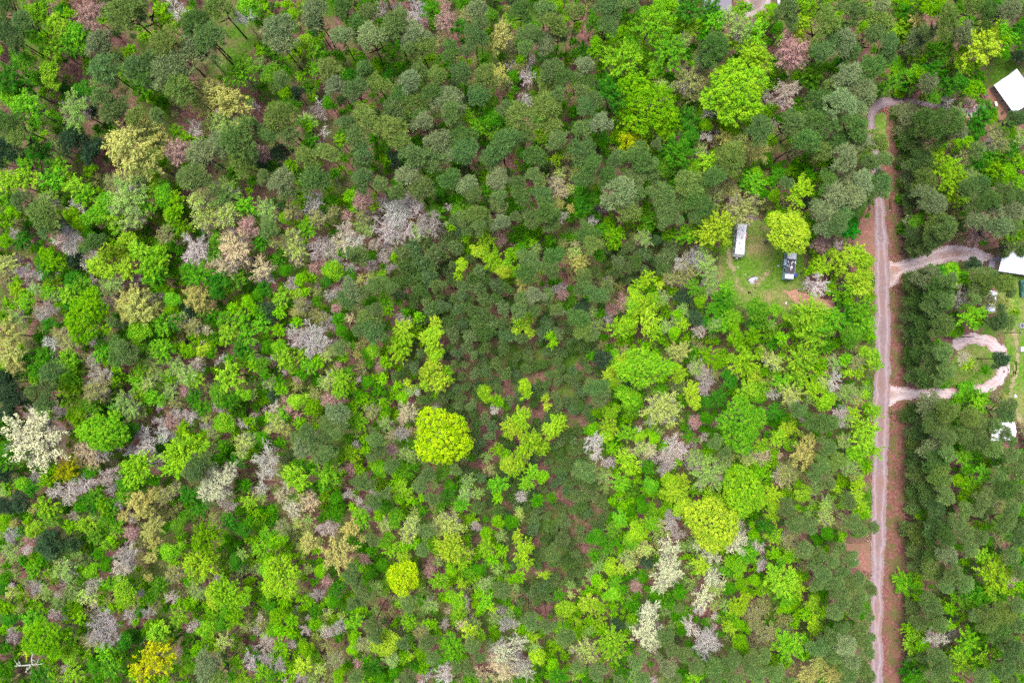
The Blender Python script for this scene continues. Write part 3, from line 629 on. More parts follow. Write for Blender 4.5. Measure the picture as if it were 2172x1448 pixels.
(1, 2): "B:45,3,11 55,2,8 10,16,4 15,14,3 137,43,3 202,58,5;G:18,5,7 25,15,9 28,20,7 40,12,7 45,20,7 52,18,6 98,8,7 110,18,6 162,25,5 72,32,9 72,42,7 80,38,6 108,32,5 108,52,5 120,38,5 125,48,6 205,50,6 35,50,8 22,62,7 12,64,5 38,69,6 88,68,8 92,82,5 93,92,5 35,115,11 62,112,12 105,108,7 125,110,7 120,118,6 125,126,8 122,132,6 132,135,5 205,92,6 212,96,5 205,122,8 205,132,5 83,140,5 175,138,7 142,132,5;g:10,5,6 5,20,7 8,28,5 20,34,6 38,28,6 95,10,6 97,18,5 78,26,5 95,35,6 105,42,6 100,52,5 87,45,5 110,58,5 5,82,6 22,85,5 78,80,4 58,120,7 45,108,6 160,110,8 68,132,6 15,142,5 108,138,8 162,130,7 165,122,6 135,105,5 212,55,4;U:25,26,3 86,33,4 123,78,7 15,56,6 9,104,16 85,87,4 5,125,6 25,122,5 78,130,6 88,135,4 93,142,5;S:12,34,7 132,42,6 110,70,7 128,95,7 133,98,6 196,98,6 152,122,5 180,118,7 178,128,7 188,128,6 5,132,6;O:22,40,6 75,13,5 92,50,7 108,62,6 50,55,7 45,58,5 88,108,5 100,104,5 58,132,5;C:60,12,6 65,30,8 60,35,7 18,70,9 25,75,6 86,75,6 125,95,4;E:65,8,6 87,5,5 90,15,4 35,38,6 50,45,6 98,60,7 198,108,6;P:72,6,8 70,62,11 62,70,9 58,80,8 68,78,7 72,70,6 45,78,9 40,88,10 50,90,8 60,95,8 65,90,6 35,82,7 55,98,7 102,82,8 105,92,7 98,98,5 98,75,4 115,105,7 92,120,9 85,118,5 145,112,8 140,122,8 170,108,6 100,135,8 110,128,6 150,132,7;R:70,20,4 105,22,5 35,33,4 62,50,7 70,50,5 125,65,5 115,92,6 25,47,5 35,63,4 28,57,4 80,108,6 32,125,4;A:87,11,4;L:120,5,9 122,12,7 125,1,7 150,2,8 152,10,7 150,18,6 148,28,9 155,35,8 145,35,6 163,32,5 130,36,5 194,44,7 215,70,7 213,78,5 213,105,7 80,95,7;T:128,60,9 115,80,6 45,135,9 22,130,7;W:32,142,8;D:15,46,6;Z:158,81,24;Y:128,18,6 125,28,6 135,22,6 118,30,5 140,10,5 158,48,6 145,50,6 165,45,6 170,40,5 170,10,6 180,5,6 195,5,6 210,5,7 168,20,5 178,20,5 185,12,5 205,20,7 195,25,6 175,30,5 185,28,6 212,28,6 178,38,5 188,45,6 175,48,6 205,40,6 213,50,6 182,55,6 172,55,5 185,62,6 195,65,6 188,70,6 200,72,6 185,78,6 198,80,6 190,85,6 185,92,5 165,5,5 190,140,7 205,142,8 192,115,6",
(2, 2): "L:11,38,6 12,45,5 28,48,4 30,55,4 8,65,9 3,75,8 15,85,10 10,92,8 25,90,7 5,102,8 35,72,9 42,68,6 33,78,6 2,110,5 92,22,8 88,35,6 82,28,6 95,14,6 80,40,4 142,28,7 138,22,6 195,15,12 200,22,9 205,30,6 152,42,8 155,52,6 85,60,7 82,72,8 80,80,6 108,80,6 98,102,10 135,118,8 138,128,10 145,120,7 130,130,6 168,130,6 197,127,19 180,139,13 160,142,10 145,140,8;G:35,2,5 18,110,7 12,120,7 26,115,6 110,22,20 100,48,11 125,42,7 196,68,22 200,42,9 97,78,8 85,90,6 120,82,6 140,103,5 92,120,8 118,122,7 187,112,6 209,112,6;U:8,132,6 160,25,10 165,32,9 163,40,7 82,103,6 135,98,10 130,108,7 163,81,5;C:6,143,4 92,33,5 188,24,7 127,57,16 200,98,8 110,90,7;g:66,12,5 155,10,6 185,33,8 175,47,8 165,52,7 103,54,9 165,65,6 115,107,7 150,80,6 34,132,5 110,140,6 22,135,6;D:75,15,8 95,38,8;E:95,8,6 172,28,6;A:142,8,9;O:165,12,9 175,18,7 100,110,7 106,118,5;S:155,22,7 125,77,5 78,115,7 80,122,4 165,112,15 155,100,8 178,105,8;P:72,40,10 75,48,9 65,38,7 80,45,5 172,85,7 180,93,6 62,110,10;R:155,68,6;B:107,75,4 70,85,9 72,95,8 138,88,10 145,92,6 132,102,7;T:118,92,6 115,95,5",
(3, 2): "G:88,12,9 92,20,6 28,15,12 25,28,10 12,35,8 65,15,6 15,40,6 90,60,7 78,72,8 85,75,9 80,85,10 88,92,8 75,95,8 30,130,8 168,45,10 180,48,9 178,55,8 165,98,8 182,112,8;C:6,18,8 45,30,8 18,45,10 75,50,6 48,140,6;S:58,18,8 35,48,6 70,42,8 65,45,8 68,66,6 65,85,7 70,108,8 50,137,7;O:42,22,10 45,38,7 25,120,5 170,120,7 162,118,6 165,130,5;E:75,18,7 62,82,4 15,112,11 22,110,7 72,112,6 175,22,5;L:75,25,7 68,27,5 38,40,9 48,52,8 52,48,6 82,45,4 72,60,6 15,75,7 8,82,7 20,72,5 3,130,9 5,138,6 58,125,5 75,130,6 78,138,6 76,120,6 170,20,6;B:57,33,9 53,38,5 22,52,6 5,45,6 63,60,7 62,68,6;g:5,60,8 12,65,6 40,78,6 35,65,4 184,25,5 158,70,4 170,108,6 195,100,7 200,110,5;P:25,58,8 45,68,12 52,70,8 50,90,9 58,100,10 45,105,8 40,112,8 50,120,8 15,140,8 68,135,8 121,15,10 132,8,11 140,18,12 123,28,9 136,30,12 148,10,9 150,25,9 131,35,7 143,33,6 127,5,8 123,60,10 137,55,12 150,60,11 127,75,11 141,70,12 124,88,10 139,88,12 150,80,9 127,102,10 141,102,12 150,95,8 131,115,12 145,115,11 122,125,9 136,130,12 150,130,9 121,140,8 140,142,10 170,65,10 180,72,9 165,80,10 178,85,10 200,60,11 205,53,7 191,71,7 199,77,7 205,84,6 190,90,9 205,95,9 195,115,9 210,110,8 200,125,10 190,130,9 180,135,8 212,130,9 205,140,9 165,142,8 175,142,8 213,100,6;A:31,93,13 187,66,6;T:12,115,8;U:166,14,6;D:195,15,8",
(0, 3): "G:4,5,6 42,3,9 28,15,7 25,8,5 60,12,6 75,12,8 100,13,7 95,22,5 145,33,9 30,50,8 68,48,5 78,50,7 95,60,7 105,68,11 165,75,4 30,92,10 55,105,9 68,90,6 90,118,8 115,92,4 152,90,7 135,102,9 175,100,8 168,118,6 60,122,8 72,120,6 62,138,9 100,128,5 200,128,6 205,140,7;A:12,10,4 105,3,6 130,12,9 125,18,6 130,25,7 128,38,6 126,55,4 118,2,5 72,110,4;U:62,4,6 110,5,6 8,20,7 108,38,12 102,48,9 78,62,7 30,65,7 120,68,4 145,72,6 185,55,4 88,100,15 48,88,7 110,88,6 125,86,6 10,105,7 55,132,5;S:80,4,5 8,32,8 12,38,6 55,48,10 65,35,6 60,55,6 205,35,6 40,70,6 165,65,7;g:88,8,7 95,5,5 82,20,7 88,18,6 140,12,6 152,12,7 205,15,7 195,8,7 212,8,5 200,42,7 35,42,6 90,45,6 85,35,6 5,55,6 135,62,8 128,72,6 160,58,5 145,100,6 188,95,7 8,90,7 5,115,6 35,138,9 80,130,7 95,132,8 85,140,6 105,110,7;R:25,22,5 112,18,7;B:22,32,5 60,50,6 163,97,6 212,128,8;D:50,25,16;O:175,22,14 5,80,7 40,108,18 200,90,8;L:172,42,15 192,68,14 182,72,9 205,72,8 25,98,7 25,118,6 185,115,5;E:180,3,4 148,52,8 80,108,8 210,95,6;C:75,72,8 10,68,6 190,110,8;Q:130,125,17 142,114,8;P:178,130,14 185,138,10;N:22,132,13",
(1, 3): "G:10,20,8 5,30,8 52,32,5 90,5,8 105,3,6 118,5,8 110,25,8 115,32,7 125,30,6 135,27,5 10,50,7 55,50,6 38,72,5 195,18,6 195,30,7 200,40,6 208,32,6 205,8,6 165,50,6 155,58,8 172,75,8 165,72,6 190,68,6 195,75,7 62,75,5 20,100,6 30,92,6 30,102,5 83,93,7 85,103,5 130,92,7 145,95,6 152,95,5 20,112,6 25,118,5 82,115,6 165,113,13 5,135,7 70,138,6;O:18,25,8 18,88,7 50,95,6 42,115,7 125,122,6 140,120,6;E:22,12,7 100,75,6 5,95,5 140,102,7 60,112,6 65,118,5 92,112,8 68,125,7;C:35,5,6 36,10,5 110,10,7 132,12,9 128,22,7 44,48,5 163,12,13 180,35,6 58,98,5 55,132,6;U:60,14,9 93,2,4 187,12,5 178,75,6 52,70,7 3,90,5 42,100,6 60,102,6 70,98,7 160,95,5 8,112,9 8,125,7 30,112,5 20,130,6 38,140,6 208,115,9 212,95,7;S:45,6,6 103,63,6 208,20,6 155,42,5 167,70,5 147,78,7 205,48,6 195,60,7 188,95,4 115,125,7;g:68,3,6 50,58,5 108,45,6 98,33,5 215,8,6 190,48,6 70,65,7 65,75,6 94,125,5 100,132,8 105,140,6 118,135,6;A:45,26,8 80,14,8 90,22,4 70,36,15;P:100,22,7 82,52,9 85,60,7 142,32,7 145,15,8 210,65,9 130,78,8 90,72,8 82,78,6 100,95,9 102,105,7 125,110,7 145,110,8 150,122,7 130,140,8 85,138,7 185,112,8 180,130,9 170,132,6 190,122,6;L:20,58,18 125,40,7 75,56,4 165,30,13 175,42,7 175,60,5 200,80,5 182,103,8 190,104,6 110,112,12 130,122,5 40,130,8;Z:125,56,14;R:92,40,6 148,50,6 60,58,5 87,128,5;T:175,95,6 205,128,9 212,135,9;W:210,120,10;B:160,138,10",
(2, 3): "C:6,3,5 108,30,9 115,32,6 98,40,7 100,45,6 125,10,6 172,65,8 50,70,4 62,118,12;L:10,32,9 10,42,7 5,20,5 27,53,5 160,45,8 165,48,5 105,18,9 110,12,7 90,10,6 85,42,5 83,48,6 92,48,5 77,62,5 65,78,8 75,80,6 45,82,8 55,92,4 190,80,8 195,78,6 198,72,5 185,98,6 22,122,7 18,106,5;G:6,55,6 102,25,8 92,5,7 118,10,7 198,35,9 192,48,8 185,40,6 205,58,6 72,58,6 88,60,7 85,70,7 84,112,14 35,130,6 155,140,7 78,100,6;g:2,8,5 85,15,7 72,22,8 80,28,7 88,25,6 70,35,6 185,65,6 215,12,7 110,55,6 95,65,5 40,70,6 40,140,8 142,68,6;L:170,10,22;W:188,22,13 168,35,9 158,28,6 133,32,11 132,50,13 127,62,8 170,55,8 162,72,10 178,60,5 116,84,10 116,102,13 120,114,6 5,110,8 12,135,7;S:73,45,6 50,62,5 182,78,6 65,100,5 20,115,6;U:135,8,8 140,18,7 133,3,5 212,45,6 2,95,5 8,130,10 3,122,7 120,142,4;O:195,62,7 195,112,8 38,112,7;B:210,30,6 160,82,7 168,112,13 152,98,9;D:115,42,6 88,95,7;R:105,62,6;E:205,85,7 208,95,7 213,105,7;P:15,92,9 30,95,8 45,105,9 55,130,7 72,135,9 105,125,9 130,105,8 135,115,7 130,130,10 145,120,8 155,130,8 170,130,9 185,125,9 200,128,9 212,120,9 208,138,9 188,140,9 172,142,7 135,142,9 110,140,8 90,142,6 142,80,5 35,35,8;Y:42,22,8 28,22,6",
(3, 3): "L:3,3,6 24,62,9 38,92,7 40,98,6 192,52,15;G:5,18,8 5,35,6 18,38,6 12,58,14 15,72,8 10,48,7 63,20,5 38,78,7 45,85,6 32,85,6 17,112,13 118,62,12 155,82,6 153,95,5 158,72,5 182,38,7 212,62,5 122,110,9 130,113,6 168,110,10 162,120,7 165,130,7 185,122,9 192,130,7 158,140,4;C:50,5,8 20,32,6;E:18,22,8 3,102,8;P:22,10,9 35,12,8 70,8,9 78,15,7 30,30,9 40,38,9 52,40,9 45,52,10 55,58,9 62,48,8 68,62,9 75,55,8 62,72,10 72,80,9 78,70,7 70,40,8 60,30,6 40,60,7 55,85,8 84,62,5 88,12,6 88,66,5 86,88,5 45,112,10 55,105,9 65,112,10 72,105,9 80,110,8 85,118,7 70,125,10 58,120,9 80,130,9 68,138,9 84,140,7 5,135,9 15,142,8 78,98,7 87,105,5 62,98,7 117,12,8 129,20,11 140,12,11 150,20,10 124,32,9 138,32,11 152,35,10 127,45,9 140,48,11 155,50,9 165,60,9 150,62,8 165,18,9 178,22,8 170,30,8 160,8,8 135,75,9 122,80,8 140,85,9 127,92,8 145,95,8 200,8,10 210,18,10 205,35,9 212,50,7 185,90,11 200,85,10 210,78,8 195,100,10 210,95,9 175,88,6 205,115,11 213,128,8 200,130,10 180,140,9 205,142,8 140,122,9 130,122,6 148,130,8 140,135,8 150,142,7;g:50,18,6 175,72,11 168,78,8 180,75,7 185,12,5 187,25,5 180,115,6 120,132,9 127,138,7;A:42,128,8 34,138,9 54,138,9;U:183,50,5 145,108,9;B:138,103,5",
}
TREES = []                         # (kind, u, v, r) in photograph pixels
for (tx, ty), txt in CATALOG.items():
    for part in txt.split(';'):
        k, lst = part.split(':')
        for e in lst.split():
            x, y, r = map(float, e.split(','))
            TREES.append((k, tx * 543 + x * 2.5, ty * 362 + y * 2.5, r * 2.5))

# kind: colour (sRGB as lit), spread, name, crown word, trunk set
KIND = {
 'P': ((120, 154, 84), 'pine_tree', 'grey green pine'),
 'Y': ((114, 148, 80), 'young_pine_tree', 'dark green young pine'),
 'D': ((84, 120, 82), 'evergreen_tree', 'dark blue green evergreen'),
 'G': ((128, 204, 22), 'spring_leaf_tree', 'lime green leafy tree'),
 'L': ((158, 212, 42), 'yellow_green_tree', 'yellow green leafy tree'),
 'Z': ((186, 228, 24), 'yellow_green_tree', 'brilliant yellow green leafy tree'),
 'g': ((80, 158, 20), 'green_leaf_tree', 'mid green leafy tree'),
 'O': ((118, 184, 20), 'green_leaf_tree', 'olive green leafy tree'),
 'F': ((36, 150, 20), 'green_leaf_tree', 'emerald green bushy tree'),
 'Q': ((190, 206, 26), 'golden_tree', 'golden yellow tree'),
 'A': ((198, 204, 110), 'golden_tree', 'pale gold catkin covered tree'),
 'C': ((192, 222, 108), 'budding_tree', 'pale chartreuse budding tree'),
 'W': ((224, 234, 184), 'budding_tree', 'creamy white blossoming tree'),
 'S': ((158, 204, 98), 'budding_tree', 'pale sage half leafed tree'),
 'T': ((222, 212, 164), 'budding_tree', 'tan cream budding tree'),
 'E': ((166, 178, 102), 'budding_tree', 'dull olive thinly leafed tree'),
 'B': ((242, 238, 228), 'bare_tree', 'bare white branched tree'),
 'U': ((226, 216, 210), 'bare_tree', 'bare pinkish grey twiggy tree'),
 'R': ((210, 172, 162), 'bare_tree', 'bare reddish twigged tree'),
 'N': ((222, 218, 214), 'dead_tree', 'dead snag with a few bleached limbs'),
}
PALETTE = {'P': [(120, 154, 84), (102, 146, 70), (146, 170, 114), (132, 164, 78), (108, 148, 82)], 'Y': [(114, 148, 80), (130, 160, 96), (100, 140, 68), (112, 150, 92)],
           'G': [(128, 200, 38), (112, 190, 38), (146, 206, 46)], 'L': [(158, 212, 42), (172, 216, 52), (146, 206, 38)], 'g': [(82, 156, 30), (66, 140, 32), (102, 166, 40)], 'U': [(228, 220, 208), (214, 206, 198), (234, 226, 206)]}
PWORD = {(120, 154, 84): 'grey green pine', (102, 146, 70): 'deep green pine', (146, 170, 114): 'pale silvery green pine', (132, 164, 78): 'yellowish green pine', (108, 148, 82): 'bluish green pine'}
STAND = [(850, 570), (960, 560), (1000, 590), (1080, 640), (1190, 660), (1270, 720), (1290, 830), (1240, 900), (1270, 1000), (1290, 1090), (1255, 1180),
         (1200, 1290), (1110, 1310), (1080, 1200), (1040, 1080), (1000, 985), (985, 880), (955, 840), (960, 700), (860, 650)]
OPEN = [(160, 150, 24), (350, 262, 26), (378, 330, 34), (258, 195, 16), (484, 66, 30), (436, 158, 28), (702, 238, 26), (695, 272, 26), (562, 400, 28), (722, 385, 24), (700, 35, 16),
        (270, 85, 26), (300, 100, 20), (515, 95, 26), (10, 130, 20), (100, 45, 14), (800, 215, 14), (965, 80, 16), (1228, 92, 14), (1660, 470, 18), (1740, 510, 24), (735, 655, 14), (610, 470, 16),
        (700, 640, 14), (800, 880, 12), (690, 845, 20), (1310, 640, 16), (1475, 890, 16), (1440, 1000, 8), (360, 905, 14), (1445, 1275, 18), (290, 1330, 20), (350, 1310, 16), (20, 1350, 12),
        (1830, 1175, 18), (1815, 1200, 16), (560, 380, 20), (60, 205, 10), (640, 700, 12), (840, 800, 10), (1780, 600, 20), (1760, 640, 12)]
COV = np.zeros((600, 420), np.uint8)         # canopy cover in 4 px cells, 100 px margin round the frame
cu = (np.arange(600) * 4 - 112)[:, None] * np.ones((1, 420)); cv = np.ones((600, 1)) * (np.arange(420) * 4 - 112)[None, :]
def cover(u, v, r):
    i0, i1 = int((u - r + 112) // 4), int((u + r + 112) // 4) + 1; j0, j1 = int((v - r + 112) // 4), int((v + r + 112) // 4) + 1
    i0 = max(i0, 0); j0 = max(j0, 0)
    COV[i0:i1, j0:j1] |= (((cu[i0:i1, j0:j1] - u) ** 2 + (cv[i0:i1, j0:j1] - v) ** 2) < r * r).astype(np.uint8)
for k, u, v, r in TREES: cover(u, v, r * 0.86)
wx, wy = (cu - 1086) / PXM, (724 - cv) / PXM
for d in (d_path(wx, wy, ROAD), d_path(wx, wy, VERGE), d_path(wx, wy, DRIVE_MID), d_path(wx, wy, DRIVE_LOOP)): COV[d > -0.6] |= 2
for d in (d_poly(wx, wy, CLEARING), d_poly(wx, wy, YARD), d_poly(wx, wy, REDSOIL), d_poly(wx, wy, SOIL), d_poly(wx, wy, GRAVEL_NE), d_poly(wx, wy, GRAVEL_N), d_poly(wx, wy, SHOULDER), d_poly(wx, wy, GREENROAD), d_poly(wx, wy, LOOP_GREEN)): COV[d > -0.8] |= 2
BASE = (COV & 2).copy() * 0
for d in (d_path(wx, wy, ROAD), d_path(wx, wy, VERGE), d_path(wx, wy, DRIVE_MID), d_path(wx, wy, DRIVE_LOOP)): BASE[d > 0.3] = 1
for u, v, w_, h_ in ((2085, 135, 120, 125), (2090, 515, 120, 65), (2085, 890, 72, 50), (1490, -50, 70, 85), (2090, 610, 26, 56), (1545, 465, 36, 90), (1655, 530, 38, 68)):
    BASE[((cu > u) & (cu < u + w_) & (cv > v) & (cv < v + h_))] = 1
for u, v, w_, h_ in ((2080, 130, 120, 140), (2090, 510, 120, 80), (2095, 890, 70, 60), (1490, -20, 75, 62), (2090, 612, 28, 56)):
    COV[((cu > u) & (cu < u + w_) & (cv > v) & (cv < v + h_))] |= 2
for u, v, r in OPEN: COV[((cu - u) ** 2 + (cv - v) ** 2) < r * r] |= 4
stand_d = d_poly(wx, wy, STAND)

CAT = np.array([(u, v) for _, u, v, _ in TREES]); CATK = [t[0] for t in TREES]
FILL = []
for rr, tries in ((15, 4000), (11.5, 6000), (8.5, 9000), (6.5, 9000)):
    for _ in range(tries):
        u, v = rnd.uniform(-20, 2192), rnd.uniform(-20, 1468)
        i, j = int((u + 112) // 4), int((v + 112) // 4)
        if COV[i, j] & 3: continue
        if COV[i, j] & 4 and rnd.random() < 0.93: continue
        if v < 420 and u < 760 and rnd.random() < 0.55: continue
        r = rr * rnd.uniform(0.85, 1.25)
        ri = max(int(r * 0.5 // 4), 1)
        if (COV[i-ri:i+ri+1, j-ri:j+ri+1] & 3).mean() > 0.35: continue
        if stand_d[i, j] > 0:
            if rr < 11 and rnd.random() < 0.8: continue
            k = 'Y'; r = rnd.uniform(10, 16)
        else:
            near = np.argsort(((CAT - (u, v)) ** 2).sum(1))[:6]
            k = CATK[rnd.choice(list(near))]
            k = {'P': rnd.choice('YgEggO'), 'U': rnd.choice('EgUgO'), 'R': rnd.choice('gER'), 'W': 'S', 'Z': 'G', 'N': 'g', 'L': 'G', 'Q': 'O', 'A': 'E', 'B': rnd.choice('Ug'), 'D': 'g'}.get(k, k)
            if rr < 11 and rnd.random() < 0.15: continue
        FILL.append((k, u, v, r)); cover(u, v, r * 0.8)
MARGIN = []
for _ in range(900):
    u, v = rnd.uniform(-100, 2272), rnd.uniform(-100, 1548)
    if -25 < u < 2197 and -25 < v < 1473: continue
    i, j = int((u + 112) // 4), int((v + 112) // 4)
    if COV[i, j] & 3: continue
    near = np.argsort(((CAT - (u, v)) ** 2).sum(1))[:5]
    k = {'Z': 'L', 'N': 'P', 'W': 'C'}.get(CATK[rnd.choice(list(near))], CATK[rnd.choice(list(near))])
    r = rnd.uniform(14, 28); MARGIN.append((k if k in KIND and k not in 'NBUR' else 'P', u, v, r)); cover(u, v, r * 0.9)

# landmarks a label can point at: (u, v, phrase, own label)
def T(tx, ty, x, y): return tx * 543 + x * 2.5, ty * 362 + y * 2.5
LAND = [
 (*T(1, 2, 158, 81), 'beside the giant brilliant yellow green tree', 'giant brilliant yellow green tree with a tight cauliflower crown'),
 (*T(0, 2, 32, 82), 'beside the huge cream edged blossoming tree', 'huge round tree with creamy white blossom round a greener top'),
 (*T(0, 1, 72, 124), 'beside the big domed olive green tree', 'big smooth domed olive green tree alone among smaller trees'),
 (*T(2, 2, 196, 68), 'beside the tallest lime green tree by the road', 'biggest bright lime green tree, with a tall deeply lobed crown'),
 (*T(2, 2, 127, 57), 'beside the pale chartreuse tree with drooping lobes', 'large pale chartreuse tree beside a huge lime green neighbour'),
 (*T(2, 0, 190, 78), 'beside the broad yellow lobed tree near the trailers', 'broad yellow green tree with deep round lobes behind the trailers'),
 (*T(2, 0, 116, 92), 'beside the widest olive green crown', 'widest olive green tree with many rounded tufts'),
 (*T(3, 0, 20, 46), 'beside the rust pink tree', 'large rust pink twiggy tree above a paler pinkish one'),
 (*T(1, 1, 118, 35), 'beside the cluster of bleached bare trees', 'largest bleached bare tree with thick white limbs in a cluster'),
 (*T(0, 3, 130, 125), 'beside the big golden yellow tree', 'big golden yellow tree with a dark pine next to it'),
 (*T(0, 3, 88, 100), 'beside the wide fan of bare grey branches', 'wide bare tree whose grey branches fan out like a shuttlecock'),
 (*T(1, 3, 70, 36), 'beside the pale gold crown', 'pale gold tree with an orange rim among green neighbours'),
 (*T(1, 3, 125, 56), 'beside the pear shaped yellow tree', 'tall pear shaped bright yellow tree'),
 (*T(2, 3, 170, 10), 'beside the dazzling yellow green crown and its cream neighbours', 'dazzling yellow green tree with creamy white trees at its foot'),
 (*T(2, 3, 168, 112), 'beside the dead white antler branched tree', 'dead looking white tree with bare antler like branches'),
 (*T(0, 3, 22, 132), 'beside the bleached antler snag', 'dead tree with a few long bleached antler like limbs'),
 (*T(1, 0, 53, 86), 'beside the broken snag', 'broken dead snag with a long bare trunk over brown litter'),
 (*T(2, 1, 172, 50), 'beside the yellow green tree next to the long trailer', 'round yellow green tree whose crown touches the long white trailer'),
 (*T(3, 1, 18, 53), 'beside the lime tree over the tarped trailer', 'large yellow green tree overhanging the trailer with the dark tarp'),
 (*T(3, 1, 42, 98), 'beside the bare tree on the orange soil', 'bare white tree spreading over a patch of orange soil'),
 (*T(3, 1, 176, 55), 'beside the reddish tree by the curved driveway', 'small reddish bare tree at the edge of the curved gravel driveway'),
 (*T(0, 2, 87, 78), 'beside the big lime green mound', 'big mounded lime green tree beside a golden one'),
 (*T(1, 2, 9, 104), 'beside the wide pinkish bare crown', 'wide pinkish white bare tree like a ball of twigs'),
 (*T(2, 2, 165, 112), 'beside the frosted sage tree', 'large frosted sage green tree with white branches showing through'),
 (*T(3, 1, 198, 114), 'beside the small yellow tree by the parked trailer', 'small bright yellow tree growing over a parked white trailer'),
 (*T(0, 1, 57, 58), 'beside the mauve grey bare tree', 'mauve grey bare tree with a dense round head of twigs'),
 (*T(3, 3, 118, 62), 'beside the vivid green roadside tree', 'vivid green rounded tree standing alone on the red verge'),
 (*T(3, 0, 180, 38), 'beside the yellow crown behind the deck house', 'tall yellow green tree behind the house with the deck'),
]
def place_phrase(u, v):
    best = min(LAND, key=lambda l: (l[0] - u) ** 2 + (l[1] - v) ** 2)
    if math.hypot(best[0] - u, best[1] - v) < 105: return best[2]
    x, y = np.array([(u - 1086) / PXM]), np.array([(724 - v) / PXM])
    if 1500 < u < 1720 and 430 < v < 690: return 'around the grassy trailer clearing'
    if abs(d_path(x, y, DRIVE_LOOP)[0]) < 11: return 'by the looping gravel driveway'
    if abs(d_path(x, y, DRIVE_MID)[0]) < 12: return 'by the curved gravel driveway'
    if u > 1980 and v < 330: return 'near the house with the deck'
    if 1880 < u < 2030: return 'along the red verge of the gravel road'
    if 1750 < u < 1880: return 'crowding the gravel road on its wooded side'
    if u >= 2030: return 'in the woods behind the houses'
    if d_poly(x, y, STAND)[0] > -2: return 'in the dense young pine stand'
    if v < 420 and u < 760: return 'over the open brown leaf litter'
    if v < 560 and u < 1290: return 'in the tall pine wood'
    if u > 1210 and v < 735: return 'in the wood between the pines and the clearing'
    if u < 760: return 'in the mixed wood of bare and leafy trees'
    return 'in the mixed wood below the pine stand'

def size_word(k, r):
    return 'very large' if r >= 38 else ('large' if r >= 27 else ('medium' if r >= 17 else ('small' if r >= 11 else 'tiny')))

def settle(u, v, h, zc, r0):
    """lower a tree until its foot stands clear of roads, drives, trailers and buildings"""
    f = 1.0
    while f > 0.16:
        k = (H - zc * f) / H; bu, bv = 1086 + (u - 1086) * k, 724 + (v - 724) * k
        i, j = int((bu + 112) // 4), int((bv + 112) // 4)
        if not (0 <= i < 600 and 0 <= j < 420) or not (BASE[i, j] or (u > 1902 and bu < 1906)): break
        f -= 0.06
    return h * f, zc * f

COUNT = {}
def dims(k, r_px, fill=False):
    """tree height and crown radius in metres"""
    r0 = r_px / PXM
    if k == 'P': h = 15.5 + r0 * 1.15
    elif k == 'Y': h = 6.5 + r0 * 1.6
    elif k == 'D': h = 6 + r0 * 1.6
    else: h = min(6.5 + r0 * 2.1, 21)
    if fill: h *= 0.48
    return h * rnd.uniform(0.9, 1.1), r0

def crown_key(k, r):
    if k == 'P': return 'Pb' if r > 33 else 'P'
    if k in 'Y': return 'Y'
    if k == 'D': return 'Y' if r < 22 else 'P'
    if k in 'AQ': return 'A'
    if k == 'Z' or (k in 'GOL' and r > 43): return 'Lz'
    if k in 'GLZgOF': return 'Lb' if r > 30 else ('L' if r > 14 else 'Ls')
    if k in 'CWSTE': return 'Cb' if r > 30 else 'C'
    if k == 'B': return 'B' if r < 30 else 'Bb'
    return 'U'

def jitter(c, amt=0.10):
    f = rnd.uniform(1 - amt, 1 + amt)
    return tuple(max(0.0, x * f * rnd.uniform(1 - amt * 0.5, 1 + amt * 0.5)) for x in c[:3]) + (1,)

SHORT = {'P': 'a pine', 'Y': 'a young pine', 'D': 'a dark evergreen', 'G': 'a lime green tree', 'L': 'a yellow green tree', 'Z': 'a brilliant yellow tree', 'g': 'a mid green tree', 'O': 'an olive green tree', 'F': 'an emerald bush',
         'Q': 'a golden tree', 'A': 'a pale gold tree', 'C': 'a chartreuse tree', 'W': 'a cream blossoming tree', 'S': 'a pale sage tree', 'T': 'a tan cream tree', 'E': 'a dull olive tree', 'B': 'a bare white tree', 'U': 'a bare grey tree', 'R': 'a reddish bare tree', 'N': 'a dead snag'}
CATR = np.array([t[3] for t in TREES])
def neighbour(k, u, v):
    d = np.hypot(CAT[:, 0] - u, CAT[:, 1] - v) - CATR
    for i in np.argsort(d)[:8]:
        if CATK[i] != k and d[i] < 22: return f'next to {SHORT[CATK[i]]} '
    return ''

